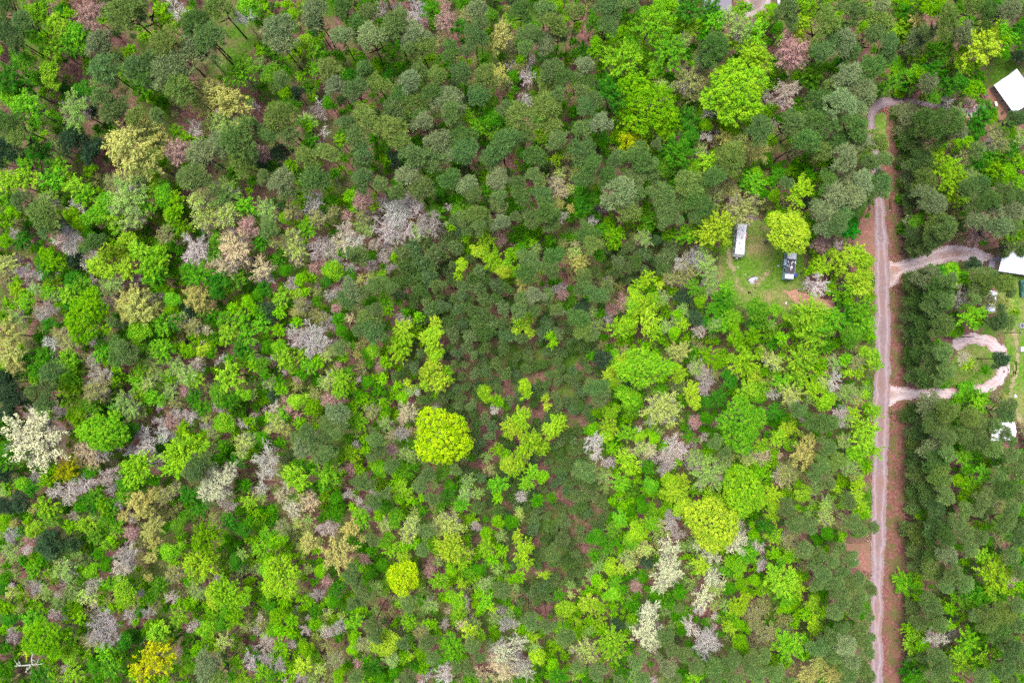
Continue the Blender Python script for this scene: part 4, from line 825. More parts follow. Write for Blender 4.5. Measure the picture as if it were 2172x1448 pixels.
def make_tree(k, u, v, r, fill=False):
    rgb, name, word = KIND[k]
    h, rm0 = dims(k, r, fill)
    key = crown_key(k, r)
    rzf = {'P': 0.85, 'Y': 1.1, 'D': 1.2}.get(k, 0.85)
    zc = max(h - rm0 * rzf * 0.8, h * 0.45)
    h, zc = settle(u, v, h, zc, rm0)
    x, y = wpos(u, v, zc)
    rm = rm0 * (0.92 if k == 'Y' else 1.06) * (H - zc) / H
    rot = rnd.uniform(0, 6.28)
    root = empty(name, (x, y, -0.15))
    st = rnd.uniform(0.84, 1.2)
    if k in PALETTE: rgb = rnd.choice(PALETTE[k])
    c = alb(*rgb)
    if k in 'BURN':
        tr = obj('trunk', rnd.choice(TR['B']), root, (0, 0, 0), (0, 0, rot), (rm, rm, (zc + 0.1)))
        me = DEADTREE if k == 'N' else rnd.choice(CR[key])
        br = obj('branches', me, root, (0, 0, zc), (0, 0, rot), (rm * st, rm / st, rm * 0.9))
        br.color = jitter(c, 0.12); tr.color = tuple(q * 0.7 for q in br.color[:3]) + (1,)
        if k == 'R' and r > 10:      # a haze of buds
            cr = obj('crown', rnd.choice(CR['C']), root, (0, 0, zc), (0, 0, rot), (rm * 0.95, rm * 0.95, rm * 0.75))
            cr.color = jitter(alb(*(q * 0.92 for q in rgb)), 0.1)
    else:
        trk = TR['P'] if k in 'PYD' else TR['L']
        tr = obj('trunk', rnd.choice(trk), root, (0, 0, 0), (0, 0, rot), (rm, rm, h))
        cr = obj('crown', rnd.choice(CR[key]), root, (0, 0, zc), (0, 0, rot), (rm * st, rm / st, min(rm * rzf, zc * 0.9)))
        if k in 'PY' and u > 1900: c = tuple(q * 0.78 for q in c[:3]) + (1,)     # the darker plantation across the road
        cr.color = jitter(c, 0.13)
        if k in 'CWSTE':
            br = obj('branches', rnd.choice(CR['B' if r < 30 else 'Bb']), root, (0, 0, zc), (0, 0, rot), (rm * 0.9, rm * 0.9, rm * 0.75))
            br.color = jitter(alb(190, 180, 170), 0.1)
    land = [l for l in LAND if abs(l[0] - u) < 2 and abs(l[1] - v) < 2]
    if land and not fill:
        tag(root, land[0][3], 'tree')
    else:
        pp = place_phrase(u, v)
        word = PWORD.get(rgb, word)
        nb = neighbour(k, u, v)
        lab = f'{size_word(k, r)} {word} {nb}{pp}'
        if len(lab.split()) > 16: lab = f'{size_word(k, r)} {word} {pp}'
        tag(root, lab, 'tree', f'{word}s {pp}'[:70])
    COUNT[name] = COUNT.get(name, 0) + 1
    return root

# largest 300 of each kind are things of their own, the rest of that kind one mass
ALL = [(k, u, v, r, False) for k, u, v, r in TREES] + [(k, u, v, r, True) for k, u, v, r in FILL]
by = {}
for t in ALL: by.setdefault(KIND[t[0]][1], []).append(t)
MASS = []
for name, lst in by.items():
    lst.sort(key=lambda t: -t[3])
    for t in lst[:300]: make_tree(*t)
    MASS += lst[300:]
for k, u, v, r in MARGIN: MASS.append((k, u, v, r, False))

def mass_object(name, items, mat, label, cat):
    Vs, Fs, vars_, tints = [], [], [], []; off = 0
    for k, u, v, r, fill in items:
        h, rm0 = dims(k, r, fill); zc = max(h - rm0 * 0.7, h * 0.45); h, zc = settle(u, v, h, zc, rm0); x, y = wpos(u, v, zc); rm = rm0 * (H - zc) / H
        V, F, var = RAW[crown_key(k, r) if crown_key(k, r) in RAW else 'C'][rnd.randrange(4)]
        a = rnd.uniform(0, 6.28); ca, sa = math.cos(a), math.sin(a)
        W = np.stack([(V[:, 0]*ca - V[:, 1]*sa) * rm + x, (V[:, 0]*sa + V[:, 1]*ca) * rm + y, V[:, 2] * rm * 0.9 + zc], 1)
        tv, tf = tubes([(np.array([x, y, -0.2]), np.array([x, y, zc]), max(rm * 0.05, 0.04), max(rm * 0.03, 0.03))], 4)
        Vs += [W, tv]; Fs += [F + off, tf + off + len(W)]; off += len(W) + len(tv)
        c = jitter(alb(*KIND[k][0]), 0.13)
        vars_ += [var, np.full(len(tf), 0.5)]
        tints += [np.tile(c, (len(F), 1)), np.tile(alb(110, 96, 88), (len(tf), 1))]
    if not Vs: return
    me = mesh(name, np.concatenate(Vs), np.concatenate(Fs), mat, np.concatenate(vars_), np.concatenate(tints))
    tag(obj(name, me), label, cat, kind='stuff')
mass_object('pine_wood', [t for t in MASS if t[0] in 'PYD'], M['needle_stuff'], 'smallest dark pines filling the gaps between the bigger trees', 'pines')
mass_object('broadleaf_wood', [t for t in MASS if t[0] not in 'PYD'], M['leaf_stuff'], 'smallest leafy saplings filling the gaps between the bigger trees', 'saplings')

# low weeds and seedlings scattered on the forest floor
rng = np.random.RandomState(77)
BASE2 = (d_path(wx, wy, ROAD) > -0.3) | (d_path(wx, wy, DRIVE_MID) > 0) | (d_path(wx, wy, DRIVE_LOOP) > 0)
PV, PN, PS, PT = [], [], [], []
wk = [alb(70, 140, 30), alb(100, 160, 40), alb(50, 110, 30), alb(130, 150, 70), alb(90, 80, 55), alb(150, 130, 105)]
for _ in range(9000):
    u, v = rng.uniform(-90, 2262), rng.uniform(-90, 1538)
    i, j = int((u + 112) // 4), int((v + 112) // 4)
    if COV[i, j] & 2 and not (1888 < u < 1912 and not BASE2[i, j]): continue
    if value_noise(np.array([u + 900.]), np.array([v + 900.]), 60, 9)[0] < 0.42: continue
    x, y = wpos(u, v); R = rng.uniform(0.25, 0.8); m = rng.randint(5, 11)
    o = rng.normal(size=(m, 3)) * R * 0.5; o[:, 2] = np.abs(o[:, 2]) * 0.5
    PV.append(np.array([x, y, 0.0]) + o); PN.append(unit(rng.normal(size=(m, 3)) * 0.5 + [0, 0, 1])); PS.append(rng.uniform(0.1, 0.26, m))
    PT.append(np.tile(wk[rng.randint(len(wk))], (m, 1)))
V, F = quads(np.concatenate(PV), np.concatenate(PN), np.concatenate(PS), rng, 0.6)
tag(obj('undergrowth', mesh('undergrowth', V, F, M['leaf_stuff'], rng.rand(len(F)), np.concatenate(PT))), 'low weeds and seedlings on the brown forest floor', 'undergrowth', kind='stuff')
# short rough grass tufts in the clearing and the yards
PV, PN, PS, PT = [], [], [], []
gc = [alb(80, 140, 30), alb(110, 165, 50), alb(140, 170, 80), alb(185, 180, 130)]
for poly, cnt in ((CLEARING, 2600), (YARD, 2600), (LOOP_GREEN, 700)):
    us = [p[0] for p in poly]; vs = [p[1] for p in poly]
    U = rng.uniform(min(us), max(us), cnt); Vv = rng.uniform(min(vs), max(vs), cnt)
    X, Y = (U - 1086) / PXM, (724 - Vv) / PXM
    ok = (d_poly(X, Y, poly) > 0.3) & (d_path(X, Y, TRACK) < 0) & (d_path(X, Y, DRIVE_LOOP) < 0)
    for x, y in zip(X[ok], Y[ok]):
        m = 5; o = rng.normal(size=(m, 3)) * 0.16; o[:, 2] = 0.06
        PV.append(np.array([x, y, 0.0]) + o); PN.append(unit(rng.normal(size=(m, 3)) + [0, 0, 0.4])); PS.append(rng.uniform(0.06, 0.14, m))
        PT.append(np.tile(gc[rng.randint(4)], (m, 1)))
V, F = quads(np.concatenate(PV), np.concatenate(PN), np.concatenate(PS), rng, 0.35)
tag(obj('grass', mesh('grass', V, F, M['leaf_stuff'], rng.rand(len(F)), np.concatenate(PT))), 'short rough grass in the clearing and the yards', 'grass', kind='stuff')

# ------------------------------------------------------------------ trailers, houses and the small things round them
def wheel_at(parent, x, y, r=0.34, w=0.2):
    mb = MB(); n = 16
    for sx in (0,):
        pts = [(x - w/2, y, r), (x + w/2, y, r)]
        mb.tube(pts, r, n)
    t = mb.build('wheel', M['dark'], parent)
    MB().tube([(x - w/2 - 0.012, y, r), (x + w/2 + 0.012, y, r)], r * 0.55, 10).build('rim', M['steel'], t)

def travel_trailer(u, v, ang, L, Wd, Ht, label):
    """u, v: middle of the hitch end of the roof; the body runs towards +y"""
    x, y = wpos(u, v, Ht)
    root = empty('travel_trailer', (x, y, 0.02), ang)
    w = Wd / 2
    body = MB()
    prof = [(0.0, 0.75), (0.0, 1.6), (0.55, Ht - 0.06), (L - 0.2, Ht - 0.06), (L, Ht - 0.5), (L, 0.75), (L - 0.6, 0.55), (0.4, 0.55)]
    vs = [(-w, a, b) for a, b in prof] + [(w, a, b) for a, b in prof]; n = len(prof)
    body.add(vs, [tuple(range(n)), tuple(range(2*n - 1, n - 1, -1))] + [(i, i + n, (i+1) % n + n, (i+1) % n) for i in range(n)])
    b = body.build('body', M['white'], root)
    MB().box(-w - 0.012, -w + 0.01, 0.3, L - 0.3, 1.05, 1.25).build('stripe', M['paleblue'], b)
    rf = MB().box(-w + 0.03, w - 0.03, 0.6, L - 0.15, Ht - 0.058, Ht + 0.02, 0.03).build('roof', M['old_white'], root)
    for s in (-1, 1): MB().box(s*w - 0.03, s*w + 0.03, 0.5, L - 0.1, Ht - 0.08, Ht + 0.03).build('roof_edge', M['paleblue'], rf)
    for a, bb in ((1.0, 1.9), (2.6, 3.5), (4.4, 5.0), (6.0, 7.0)):
        f = MB().box(-w - 0.03, -w + 0.01, a, bb, 1.5, 2.3).build('window', M['steel'], root)
        MB().box(-w - 0.042, -w + 0.0, a + 0.07, bb - 0.07, 1.57, 2.23).build('pane', M['window'], f)
    dr = MB().box(w - 0.01, w + 0.03, 2.2, 2.9, 0.75, 2.55).build('door', M['paleblue'], root)
    MB().box(w + 0.02, w + 0.06, 2.28, 2.34, 1.5, 1.7).build('handle', M['dark'], dr)
    MB().box(w - 0.05, w + 0.55, L * 0.58, L * 0.58 + 1.5, 0.9, Ht - 0.6, 0.04).build('slide_out', M['pink'], root)
    ac = MB().box(-0.35, 0.35, L * 0.52, L * 0.52 + 0.95, Ht + 0.01, Ht + 0.3, 0.06).build('air_conditioner', M['white'], root)
    for k in range(4): MB().box(-0.25, 0.25, L*0.52 + 0.15 + k*0.18, L*0.52 + 0.22 + k*0.18, Ht + 0.29, Ht + 0.31).build('louvre', M['steel'], ac)
    for a, bb in ((1.7, 0.2), (3.1, -0.3), (6.6, 0.3)):
        c = MB().box(bb - 0.22, bb + 0.22, a, a + 0.44, Ht, Ht + 0.1, 0.02).build('roof_vent', M['white'], root)
        MB().box(bb - 0.13, bb + 0.13, a + 0.09, a + 0.35, Ht + 0.09, Ht + 0.115).build('vent_lid', M['steel'], c)
    MB().tube([(-w + 0.3, 0.2, 0.55), (0, -1.1, 0.5)], 0.05).tube([(w - 0.3, 0.2, 0.55), (0, -1.1, 0.5)], 0.05).tube([(0, -0.6, 0.0), (0, -0.6, 0.7)], 0.04).build('tongue', M['dark'], root)
    for s in (-1, 1): MB().lathe(s * 0.17, -0.28, [(0.1, 0.55), (0.15, 0.6), (0.15, 0.98), (0.09, 1.08)]).build('gas_bottle', M['white'], root)
    for s in (-1, 1):
        for q in (0.48, 0.58): wheel_at(root, s * (w - 0.12), L * q)
    return tag(root, label, 'trailer')

travel_trailer(1568.2, 543.5, -math.radians(5.4), 8.6, 2.35, 3.0, 'long white travel trailer with roof vents parked on the worn track')

# ---- the shorter trailer with a dark tarp tied over its roof
def tarp_trailer():
    Ht = 3.1; x, y = wpos(1673.5, 593, 2.4)
    root = empty('tarped_trailer', (x, y, 0.02), -math.radians(5.0)); w = 1.15; L = 7.0
    prof = [(0, 0.75), (0, 1.5), (0.2, 2.35), (1.5, 2.45), (1.62, Ht - 0.05), (L, Ht - 0.05), (L, 0.6), (0.4, 0.55)]; n = len(prof)
    vs = [(-w, a, b) for a, b in prof] + [(w, a, b) for a, b in prof]
    b = MB().add(vs, [tuple(range(n)), tuple(range(2*n - 1, n - 1, -1))] + [(i, i + n, (i+1) % n + n, (i+1) % n) for i in range(n)]).build('body', M['paleblue'], root)
    rf = MB().box(-w + 0.02, w - 0.02, 1.7, L, Ht - 0.048, Ht + 0.02, 0.03).build('roof', M['white_metal'], root)
    MB().box(-w + 0.05, w - 0.05, 0.22, 1.5, 2.44, 2.5, 0.02).build('nose_cap', M['white_metal'], root)
    # tarp: sagging sheet with a hem that drapes over the sides
    nx, ny = 14, 18; V = []; F = []
    r = random.Random(3)
    for j in range(ny + 1):
        for i in range(nx + 1):
            a = -1.28 + 2.3 * i / nx; bb = 1.62 + 3.7 * j / ny
            over = max(0, abs(a) - (w + 0.02))
            V.append((max(-w - 0.03, min(w + 0.03, a)), bb, Ht + 0.05 + 0.05 * math.sin(a * 5 + bb * 2) * math.sin(bb * 3.1) + r.uniform(-0.01, 0.01) - over * 2.2))
    for j in range(ny):
        for i in range(nx): q = j * (nx + 1) + i; F.append((q, q + 1, q + nx + 2, q + nx + 1))
    o = obj('tarpaulin', mesh('tarpaulin', V, F, M['tarp'], smooth=True), root)
    so = o.modifiers.new('thick', 'SOLIDIFY'); so.thickness = 0.01
    s = MB().box(-w - 0.6, -w + 0.05, 3.6, 5.2, 0.9, Ht - 0.45, 0.04).build('slide_out', M['paleblue'], root)
    MB().box(-w - 0.62, -w - 0.58, 3.9, 4.9, 1.5, 2.2).build('pane', M['window'], s)
    for a in (1.9, 5.6):
        f = MB().box(-w - 0.03, -w + 0.01, a, a + 0.9, 1.5, 2.2).build('window', M['steel'], root)
        MB().box(-w - 0.042, -w, a + 0.07, a + 0.83, 1.57, 2.13).build('pane', M['window'], f)
    for a, bb in ((5.9, 0.4), (5.8, -0.5)): MB().box(bb - 0.2, bb + 0.2, a, a + 0.4, Ht, Ht + 0.1, 0.02).build('roof_vent', M['white'], root)
    MB().tube([(-w + 0.3, 0.2, 0.55), (0, -0.9, 0.5)], 0.05).tube([(w - 0.3, 0.2, 0.55), (0, -0.9, 0.5)], 0.05).build('tongue', M['dark'], root)
    for q in (-1, 1):
        for t in (0.52, 0.63): wheel_at(root, q * (w - 0.12), L * t)
    tag(root, 'shorter pale blue trailer with a dark grey tarp over its roof', 'trailer')
    def on_roof(name, px, py, dx, dy, dz, label, cat, mat, rz=0.0):
        X, Y = wpos(px, py, Ht)
        e = empty(name, (X, Y, Ht + 0.13), rz); q = MB().box(-dx, dx, -dy, dy, 0, dz, min(dx, dz) * 0.15).build('shell', mat, e)
        MB().box(-dx * 0.8, dx * 0.8, -dy * 0.8, dy * 0.8, dz - 0.01, dz + 0.015).build('lid', M['white'], e)
        tag(e, label, cat)
    on_roof('storage_box', 1677.5, 567.5, 0.32, 0.3, 0.28, 'square white box lying in the middle of the dark tarp', 'box', M['white_metal'], 0.1)
    on_roof('folded_panel', 1679.5, 557.5, 0.14, 0.38, 0.06, 'white folded panel lying aslant on the dark tarp', 'panel', M['white_metal'], -0.6)
    on_roof('folded_panel', 1686.6, 557.0, 0.16, 0.34, 0.06, 'white panel at the corner edge of the dark tarp', 'panel', M['white_metal'], 0.0)
    on_roof('folded_panel', 1673.2, 564, 0.07, 0.42, 0.06, 'narrow white strip beside the box on the dark tarp', 'panel', M['white_metal'], -0.25)
tarp_trailer()

def barrel(u, v, label):
    x, y = wpos(u, v, 0.5); e = empty('barrel', (x, y, 0.01))
    b = MB().lathe(0, 0, [(0.5, 0), (0.55, 0.05), (0.56, 0.35), (0.58, 0.4), (0.56, 0.45), (0.54, 0.95), (0.48, 1.0)], 18).build('drum', M['bluetarp'], e)
    MB().lathe(0, 0, [(0.42, 0.99), (0.42, 1.03), (0.4, 1.04)], 18).build('lid', M['bluetarp'], e)
    tag(e, label, 'barrel')
barrel(1685.5, 583.5, 'bright blue barrel beside the tarped trailer')

def lump(name, u, v, rx, ry, h, mat, seed, label, cat, rz=0.0, z=0.0, n=18):
    """a crumpled heap: a dome with folds"""
    x, y = wpos(u, v, h / 2); r = random.Random(seed); V = [(0, 0, h)]; F = []; rings = 6
    ph = [r.uniform(0, 6.28) for _ in range(4)]
    for i in range(1, rings + 1):
        q = i / rings
        for k in range(n):
            a = 2 * math.pi * k / n
            f = q * (1 + 0.13 * math.sin(3 * a + ph[0]) + 0.09 * math.sin(7 * a + ph[1]))
            V.append((rx * f * math.cos(a), ry * f * math.sin(a), max(0, h * (1 - q ** 2.2) * (1 + 0.22 * math.sin(5 * a + ph[2] + 6 * q)) + (r.uniform(-0.04, 0.04) * h if i < rings else 0))))
    for k in range(n): F.append((0, 1 + k, 1 + (k + 1) % n))
    for i in range(rings - 1):
        for k in range(n):
            j = (k + 1) % n; F.append((1 + i*n + k, 1 + (i+1)*n + k, 1 + (i+1)*n + j, 1 + i*n + j))
    return tag(obj(name, mesh(name, V, F, mat), None, (x, y, z + 0.01), (0, 0, rz)), label, cat)

lump('tarp_heap', 1598.5, 593.5, 1.25, 0.95, 0.7, M['white_metal'], 1, 'crumpled white sheet heaped on the grass of the clearing', 'heap', 0.2)
lump('cloth', 1599.5, 595.5, 0.5, 0.35, 0.25, M['pink'], 2, 'faded pink cloth lying on the white heap', 'cloth', 0.4, 0.55)
x, y = wpos(1592, 589, 0.6)
e = empty('leaning_plank', (x, y, 0.03), 0.55)
MB().add([(-1.0, -0.13, 0.02), (1.0, -0.13, 0.75), (1.0, 0.13, 0.75), (-1.0, 0.13, 0.02), (-1.0, -0.13, 0.07), (1.0, -0.13, 0.8), (1.0, 0.13, 0.8), (-1.0, 0.13, 0.07)],
         [(0, 3, 2, 1), (4, 5, 6, 7), (0, 1, 5, 4), (2, 3, 7, 6), (1, 2, 6, 5), (0, 4, 7, 3)]).build('board', M['dark'], e)
MB().box(0.4, 0.48, -0.12, 0.12, 0.0, 0.56).build('batten', M['wood'], e)
tag(e, 'dark plank leaning on the white heap in the clearing', 'plank')
for i, (u, v, s, lab) in enumerate(((1651, 563.5, 0.34, 'small white bag on the grass beside the tarped trailer'), (1581.5, 582, 0.2, 'tiny white bag on the dark soil near the white heap'),
        (1668, 643, 0.4, 'torn white bag at the foot of the clearing by the lime green trees'), (1815, 1187, 0.42, 'white litter bag on the red soil beside the gravel road'), (1790, 1154, 0.3, 'white scrap of litter under the roadside pines'),
        (1565.5, 567, 0.2, 'white scrap of litter on the grass beside the worn track'), (1888, 446, 0.3, 'pale stone at the foot of the gate on the red verge'), (2155, 840, 0.5, 'white rubbish bag on the yard grass beside the worn track'), (2125, 180, 0.3, 'white bag on bare soil behind the deck house'))):
    lump('litter_bag', u, v, s, s * 0.75, s * 0.6, M['white_metal'], 20 + i, lab, 'litter', i * 0.7, n=10)

# ---- house with metal gable roof and deck
def gable_house(name, origin, ang, Wd, L, eave, ridge, roofmat, wallmat, label, over=0.35, seams=True, windows=True):
    """local x across (0..Wd), y along (0..L); ridge along y"""
    root = empty(name, (*origin, 0.0), ang); o = over
    w = MB().box(o, Wd - o, o, L - o, 0, eave)
    w.add([(o, o, eave), (Wd - o, o, eave), (Wd/2, o, ridge - 0.12), (o, L - o, eave), (Wd - o, L - o, eave), (Wd/2, L - o, ridge - 0.12)], [(0, 1, 2), (5, 4, 3), (0, 2, 5, 3), (2, 1, 4, 5)])
    wall = w.build('wall', wallmat, root)
    t = 0.06
    roof = MB()
    for xa, xb in ((0, Wd/2), (Wd, Wd/2)):
        roof.add([(xa, 0, eave), (xa, L, eave), (xb, L, ridge), (xb, 0, ridge), (xa, 0, eave + t), (xa, L, eave + t), (xb, L, ridge + t), (xb, 0, ridge + t)],
                 [(0, 3, 2, 1), (4, 5, 6, 7), (0, 1, 5, 4), (2, 3, 7, 6), (1, 2, 6, 5), (0, 4, 7, 3)])
    rf = roof.build('roof', roofmat, root)
    MB().box(Wd/2 - 0.14, Wd/2 + 0.14, -0.02, L + 0.02, ridge + t - 0.02, ridge + t + 0.035).build('ridge_cap', roofmat, rf)
    if seams:
        for side in (0, 1):
            k = 0.0
            while k <= L:
                x0, x1 = (0.02, Wd/2 - 0.15) if side == 0 else (Wd - 0.02, Wd/2 + 0.15)
                MB().tube([(x0, k, eave + t + 0.01), (x1, k, ridge + t - 0.08)], 0.035, 4).build('seam', roofmat, rf)
                k += 0.9
    if windows:
        for side, xx in ((-1, o), (1, Wd - o)):
            for k in range(max(1, int(L // 3))):
                a = 1.0 + k * 2.8
                if a + 1 > L - 0.6: break
                f = MB().box(xx - 0.04, xx + 0.04, a, a + 1.0, 1.2, 2.2).build('window', M['white'], root)
                MB().box(xx - 0.05, xx + 0.05, a + 0.08, a + 0.92, 1.28, 2.12).build('pane', M['window'], f)
    dr = MB().box(Wd/2 - 0.45, Wd/2 + 0.45, o - 0.05, o + 0.03, 0.1, 2.1).build('door', M['paleblue'], root)
    MB().box(Wd/2 + 0.3, Wd/2 + 0.36, o - 0.09, o - 0.04, 1.0, 1.12).build('handle', M['steel'], dr)
    return tag(root, label, 'house')

# corner E2 is the near end of the deck-side eave; y runs along the eave
E1 = wpos(2107.6, 181, 2.8); E2 = wpos(2150.7, 241, 2.8)
ux, uy = (E1[0] - E2[0]), (E1[1] - E2[1]); LL = math.hypot(ux, uy); ang = math.atan2(uy, ux) - math.pi / 2
house = gable_house('deck_house', E2, ang, 7.4, LL, 2.8, 4.2, M['white_metal'], M['siding'], 'house with a brilliant white metal roof and a brown side deck')
deck = empty('deck', (*E2, 0.0), ang)
for k in range(int(LL / 0.3)):
    MB().box(-2.5, 0.3, 0.15 + k * 0.3, 0.43 + k * 0.3, 0.52, 0.56).build('plank', M['deck'], deck)
for k in range(5):
    yy = 0.25 + k * (LL - 0.5) / 4
    MB().box(-2.5, -2.4, yy - 0.05, yy + 0.05, 0.0, 1.5).build('post', M['deck'], deck)
MB().box(-2.52, -2.38, 0.1, LL - 0.1, 1.5, 1.55).box(-2.47, -2.43, 0.2, LL - 0.2, 0.95, 1.0).build('railing', M['deck'], deck)
MB().box(-2.5, 0.3, 0.12, 0.2, 0.0, 0.5).box(-2.5, 0.3, LL - 0.2, LL - 0.12, 0.0, 0.5).box(-2.48, -2.42, 0.2, LL - 0.2, 0.0, 0.5).build('skirt', M['deck'], deck)
tag(deck, 'brown timber deck with railing along the white roofed house', 'deck')
ca, sa = math.cos(ang), math.sin(ang)
def dk(a, b): return E2[0] + a*ca - b*sa, E2[1] + a*sa + b*ca
X, Y = dk(-1.7, LL - 1.2); e = empty('planter', (X, Y, 0.56)); MB().lathe(0, 0, [(0.3, 0), (0.45, 0.35), (0.48, 0.4)], 14).build('pot', M['purple'], e); MB().lathe(0, 0, [(0.42, 0.33), (0.2, 0.42), (0.05, 0.45)], 12).build('soil', M['dark'], e); tag(e, 'round purple planter at the end of the brown deck', 'planter')
X, Y = dk(-1.1, LL * 0.5); e = empty('patio_table', (X, Y, 0.56), ang + 1.2)
MB().box(-0.6, 0.6, -0.3, 0.3, 0.68, 0.72, 0.015).build('top', M['white'], e)
for sx in (-1, 1):
    for sy in (-1, 1): MB().box(sx*0.52 - 0.03, sx*0.52 + 0.03, sy*0.24 - 0.03, sy*0.24 + 0.03, 0, 0.69).build('leg', M['dark'], e)
tag(e, 'white topped narrow table in the middle of the brown deck', 'table')
X, Y = dk(-0.8, 1.6); e = empty('patio_chair', (X, Y, 0.56), ang)
MB().box(-0.27, 0.27, -0.27, 0.27, 0.4, 0.45).build('seat', M['dark'], e); MB().box(-0.27, 0.27, 0.22, 0.27, 0.46, 0.95).build('backrest', M['dark'], e)
for sx in (-1, 1):
    for sy in (-1, 1): MB().box(sx*0.24 - 0.02, sx*0.24 + 0.02, sy*0.24 - 0.02, sy*0.24 + 0.02, 0, 0.41).build('leg', M['steel'], e)
tag(e, 'dark chair on the brown deck close to the house wall', 'chair')

# ---- long white roofed house at the end of the curved driveway
A = wpos(2117.5, 575, 2.9); B = wpos(2125.5, 519, 2.9)
dx, dy = B[0] - A[0], B[1] - A[1]; Wd = math.hypot(dx, dy); ang2 = math.atan2(dy, dx)
h2 = gable_house('long_house', B, ang2 + math.pi, Wd, 15.0, 2.9, 3.5, M['white_metal'], M['siding'], 'long house with a plain white roof at the end of the curved driveway')
x, y = wpos(2107.5, 560, 1.2); e = empty('porch_steps', (x, y, 0.0), ang2 - math.pi/2)
MB().box(-0.95, 0.95, -1.1, 1.1, 0, 0.9).build('landing', M['shingle'], e)
for k in range(3): MB().box(-0.95 - 0.3 * (k + 1), -0.95 - 0.3 * k + 0.0, -0.7, 0.7, 0, 0.66 - 0.22 * k).build('step', M['wood'], e)
for s in (-1, 1): MB().tube([(-0.9, s*1.05, 0.9), (-0.9, s*1.05, 1.8), (0.9, s*1.05, 1.8), (0.9, s*1.05, 0.9)], 0.03).build('handrail', M['steel'], e)
tag(e, 'blue grey porch landing with steps beside the long white house', 'porch')

# ---- pale roofed building under the pines, and the grey roofed house at the north end of the wood
P0 = wpos(2101, 934, 2.6); P1 = wpos(2152, 934, 2.6)
gable_house('small_house', (P1[0], P1[1]), math.pi / 2, 4.8, P1[0] - P0[0], 2.6, 3.2, M['old_white'], M['siding'], 'small pale roofed building half hidden under the pines', 0.3)
Q = wpos(1552, 30, 2.8)
gable_house('grey_roof_house', (Q[0] - 7.2, Q[1] + 0.2), 0.0, 7.2, 9.5, 2.8, 4.4, M['shingle'], M['siding'], 'house with a lilac grey shingle roof among lime green trees', 0.4, seams=False)
x, y = wpos(1652, 8, 0.6); e = empty('gas_tank', (x, y, 0.0), 0.1)
MB().tube([(0, -0.95, 0.62), (0, -0.8, 0.62), (0, 0.8, 0.62), (0, 0.95, 0.62)], [0.15, 0.42, 0.42, 0.15], 16).build('shell', M['white_metal'], e)
for s in (-0.55, 0.55): MB().box(-0.3, 0.3, s - 0.06, s + 0.06, 0, 0.35).build('foot', M['steel'], e)
MB().lathe(0, 0, [(0.14, 1.0), (0.14, 1.12), (0.1, 1.15)], 10).build('valve_cap', M['white'], e)
tag(e, 'white gas tank beside the pale gravel pad under the pines', 'tank')

# ---- parked cargo trailer under the small yellow tree
x, y = wpos(2104.5, 639, 2.2); e = empty('cargo_trailer', (x, y, 0.02), -0.12)
MB().box(-1.0, 1.0, -2.7, 2.7, 0.55, 2.3, 0.05).build('body', M['white'], e)
MB().box(-0.95, 0.95, -2.65, 2.65, 2.28, 2.33, 0.02).build('roof', M['white_metal'], e)
MB().box(-1.03, -1.005, -2.6, 2.6, 0.6, 0.9).build('stripe', M['teal'], e)
MB().box(-0.9, 0.9, -2.74, -2.68, 0.65, 2.15).build('door', M['paleblue'], e)
MB().tube([(-0.7, 2.7, 0.55), (0, 3.7, 0.5)], 0.05).tube([(0.7, 2.7, 0.55), (0, 3.7, 0.5)], 0.05).build('tongue', M['dark'], e)
for s in (-1, 1):
    for q in (-0.4, 0.4): wheel_at(e, s * 0.95, q)
tag(e, 'white cargo trailer parked under the yellow tree by the yard', 'trailer')

# ---- teal car at the yard's edge
def car(u, v, rz, mat, label):
    x, y = wpos(u, v, 1.0); e = empty('car', (x, y, 0.02), rz)
    prof = [(-2.2, 0.35), (-2.25, 0.75), (-2.1, 0.9), (-1.0, 1.0), (-0.45, 1.42), (1.0, 1.45), (1.6, 1.05), (2.15, 0.95), (2.2, 0.6), (2.15, 0.35)]; n = len(prof)
    def W(z): return 0.88 if z < 1.1 else 0.68
    vs = [(-W(b), a, b) for a, b in prof] + [(W(b), a, b) for a, b in prof]
    MB().add(vs, [tuple(range(n)), tuple(range(2*n-1, n-1, -1))] + [(i, i+n, (i+1) % n + n, (i+1) % n) for i in range(n)]).build('body', mat, e)
    MB().add([(-0.7, -1.0, 1.03), (0.7, -1.0, 1.03), (0.6, -0.5, 1.42), (-0.6, -0.5, 1.42)], [(0, 1, 2, 3)]).build('windscreen', M['window'], e)
    MB().add([(0.7, 1.58, 1.1), (-0.7, 1.58, 1.1), (-0.6, 1.07, 1.45), (0.6, 1.07, 1.45)], [(0, 1, 2, 3)]).build('rear_window', M['window'], e)
    for s in (-1, 1):
        MB().add([(s*0.83, -0.8, 1.08), (s*0.83, 1.3, 1.08), (s*0.71, 0.95, 1.38), (s*0.71, -0.4, 1.38)], [(0, 1, 2, 3)]).build('side_window', M['window'], e)
        MB().box(s*0.62 - 0.16, s*0.62 + 0.16, -2.27, -2.15, 0.62, 0.78).build('headlight', M['white'], e)
        for q in (-1.35, 1.35): wheel_at(e, s * 0.8, q, 0.32)
    tag(e, label, 'car')
car(2173.5, 611, 0.08, M['teal'], 'dark teal car parked on the yard grass beside the long house')
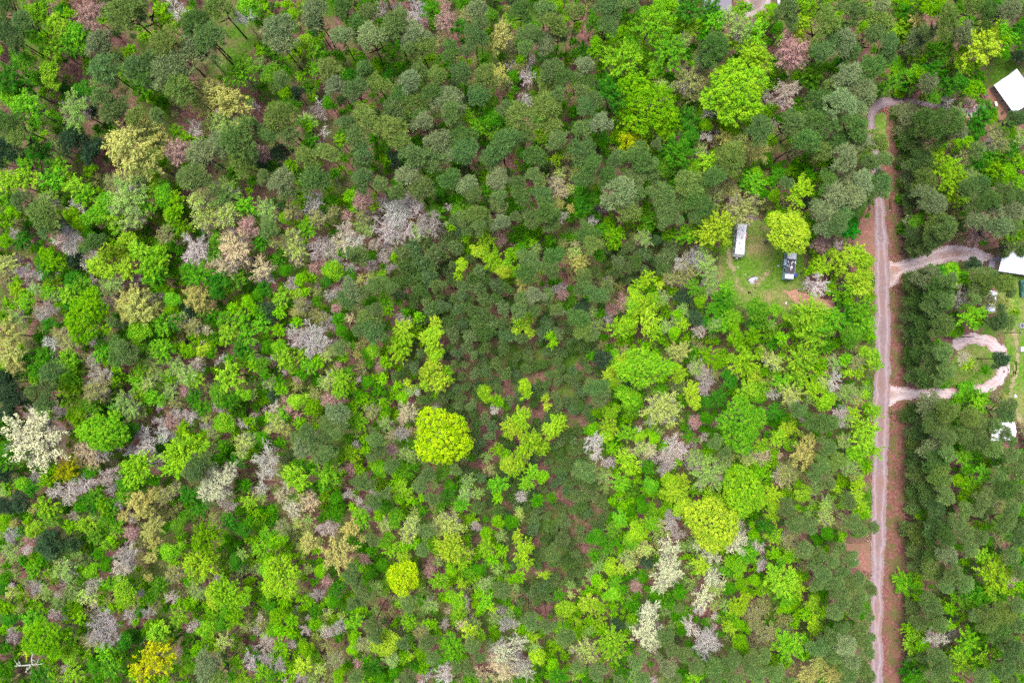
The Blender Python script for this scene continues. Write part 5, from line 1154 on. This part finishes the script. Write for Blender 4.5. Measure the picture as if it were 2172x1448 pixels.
for u, v, mat, lab in ((2169, 690.5, M['dark'], 'white framed open box with a dark inside on the yard grass'), (2169.5, 740.5, M['white'], 'plain white closed box on the yard grass')):
    x, y = wpos(u, v, 0.8); e = empty('storage_box', (x, y, 0.01), 0.15)
    for a in ((-0.5, -0.42, -0.6, 0.6), (0.42, 0.5, -0.6, 0.6), (-0.42, 0.42, -0.6, -0.52), (-0.42, 0.42, 0.52, 0.6)): MB().box(*a, 0, 0.85).build('side', M['white_metal'], e)
    MB().box(-0.42, 0.42, -0.52, 0.52, 0.02, 0.25 if mat is M['dark'] else 0.88).build('floor' if mat is M['dark'] else 'lid', mat, e)
    tag(e, lab, 'box')

# ---- gate panels by the road, poles, mailbox, fallen logs
def gate(u, v, rz, label):
    x, y = wpos(u, v, 0.0); e = empty('metal_gate', (x, y, 0.0), rz)
    for k in range(6): MB().tube([(0, -1.3, 0.2 + k * 0.21), (0, 1.3, 0.2 + k * 0.21)], 0.025, 6).build('bar', M['steel'], e)
    for yy in (-1.3, 0.0, 1.3): MB().tube([(0, yy, 0.18), (0, yy, 1.28)], 0.03, 6).build('upright', M['steel'], e)
    MB().tube([(0.0, -1.48, -0.1), (0.0, -1.48, 1.5)], [0.09, 0.08], 8).build('post', M['wood'], e)
    MB().tube([(0.0, -1.5, 0.45), (0.0, -1.28, 0.45)], 0.02, 5).tube([(0.0, -1.5, 1.1), (0.0, -1.28, 1.1)], 0.02, 5).build('hinge', M['dark'], e)
    tag(e, label, 'gate')
gate(1885.5, 433, 0.02, 'grey metal gate standing open on the red verge')
gate(1841.5, 434, 0.05, 'grey metal gate standing open against the pines')

def pole(u, v, h, label, arm=True):
    x, y = wpos(u, v, 0.0); e = empty('utility_pole', (x, y, -0.1))
    MB().tube([(0, 0, 0), (0, 0, h)], [0.14, 0.1], 10).build('post', M['wood'], e)
    if arm:
        a = MB().box(-0.06, 0.06, -0.7, 0.7, h - 0.45, h - 0.33).build('crossarm', M['wood'], e)
        for yy in (-0.6, 0.6): MB().lathe(0, yy, [(0.05, h - 0.33), (0.07, h - 0.28), (0.05, h - 0.2)], 8).build('insulator', M['white'], a)
    else: MB().lathe(0, 0, [(0.12, h), (0.14, h + 0.06), (0.03, h + 0.14)], 10).build('cap', M['steel'], e)
    tag(e, label, 'pole')
pole(2131, 705.5, 6.0, 'timber utility pole with a crossarm on the yard grass')
pole(2035, 714.5, 5.6, 'plain timber pole beside the looping gravel driveway', False)

x, y = wpos(1892.5, 876, 1.0); e = empty('mailbox', (x, y, 0.0), 0.3)
MB().tube([(0, 0, -0.05), (0, 0, 1.05)], 0.05, 6).build('post', M['wood'], e)
MB().tube([(-0.28, 0, 1.18), (0.28, 0, 1.18)], 0.14, 12).build('box', M['dark'], e)
MB().box(0.05, 0.12, 0.14, 0.16, 1.2, 1.36).build('flag', M['pink'], e)
tag(e, 'dark mailbox on a post at the edge of the gravel road', 'mailbox')

def log(u0, v0, u1, v1, r, mat, label, seed):
    a = wpos(u0, v0, 0.2); b = wpos(u1, v1, 0.2); rr = random.Random(seed)
    e = empty('fallen_log', (*a, r * 0.85)); dx, dy = b[0] - a[0], b[1] - a[1]; L = math.hypot(dx, dy)
    pts = [(dx*t + rr.uniform(-.08, .08), dy*t + rr.uniform(-.08, .08), rr.uniform(-0.03, 0.06)) for t in np.linspace(0, 1, 7)]
    MB().tube(pts, [r*(1 - 0.6*t) for t in np.linspace(0, 1, 7)], 7).build('stem', mat, e)
    for k in range(5):
        t = rr.uniform(0.35, 0.95); q = rr.uniform(0, 6.28); l = rr.uniform(0.6, 1.6)
        MB().tube([(dx*t, dy*t, 0.03), (dx*t + l*math.cos(q), dy*t + l*math.sin(q), rr.uniform(0.15, 0.5))], [r*0.35, r*0.1], 4).build('limb', mat, e)
    tag(e, label, 'log')
M['deadwood'] = bark('dead_wood', alb(160, 148, 140), alb(225, 215, 208))
log(465, 322, 405, 262, 0.26, M['deadwood'], 'long bleached fallen tree below the cream gold trees', 1)
log(705, 366, 724, 396, 0.12, M['deadwood'], 'thin pale fallen log on brown litter among the pines', 2)
log(722, 392, 762, 402, 0.1, M['bark_pine'], 'thin dark fallen log under the tall pines', 3)
log(310, 1350, 280, 1392, 0.16, M['deadwood'], 'pale fallen log behind the golden yellow tree', 4)
log(1075, 930, 1052, 940, 0.12, M['deadwood'], 'short pale fallen log in the young pine stand', 5)
log(1460, 886, 1490, 872, 0.14, M['deadwood'], 'short fallen log on brown litter beside the big lime tree', 6)
log(255, 110, 300, 152, 0.13, M['bark_pine'], 'dark fallen log across open litter under the northern pines', 7)
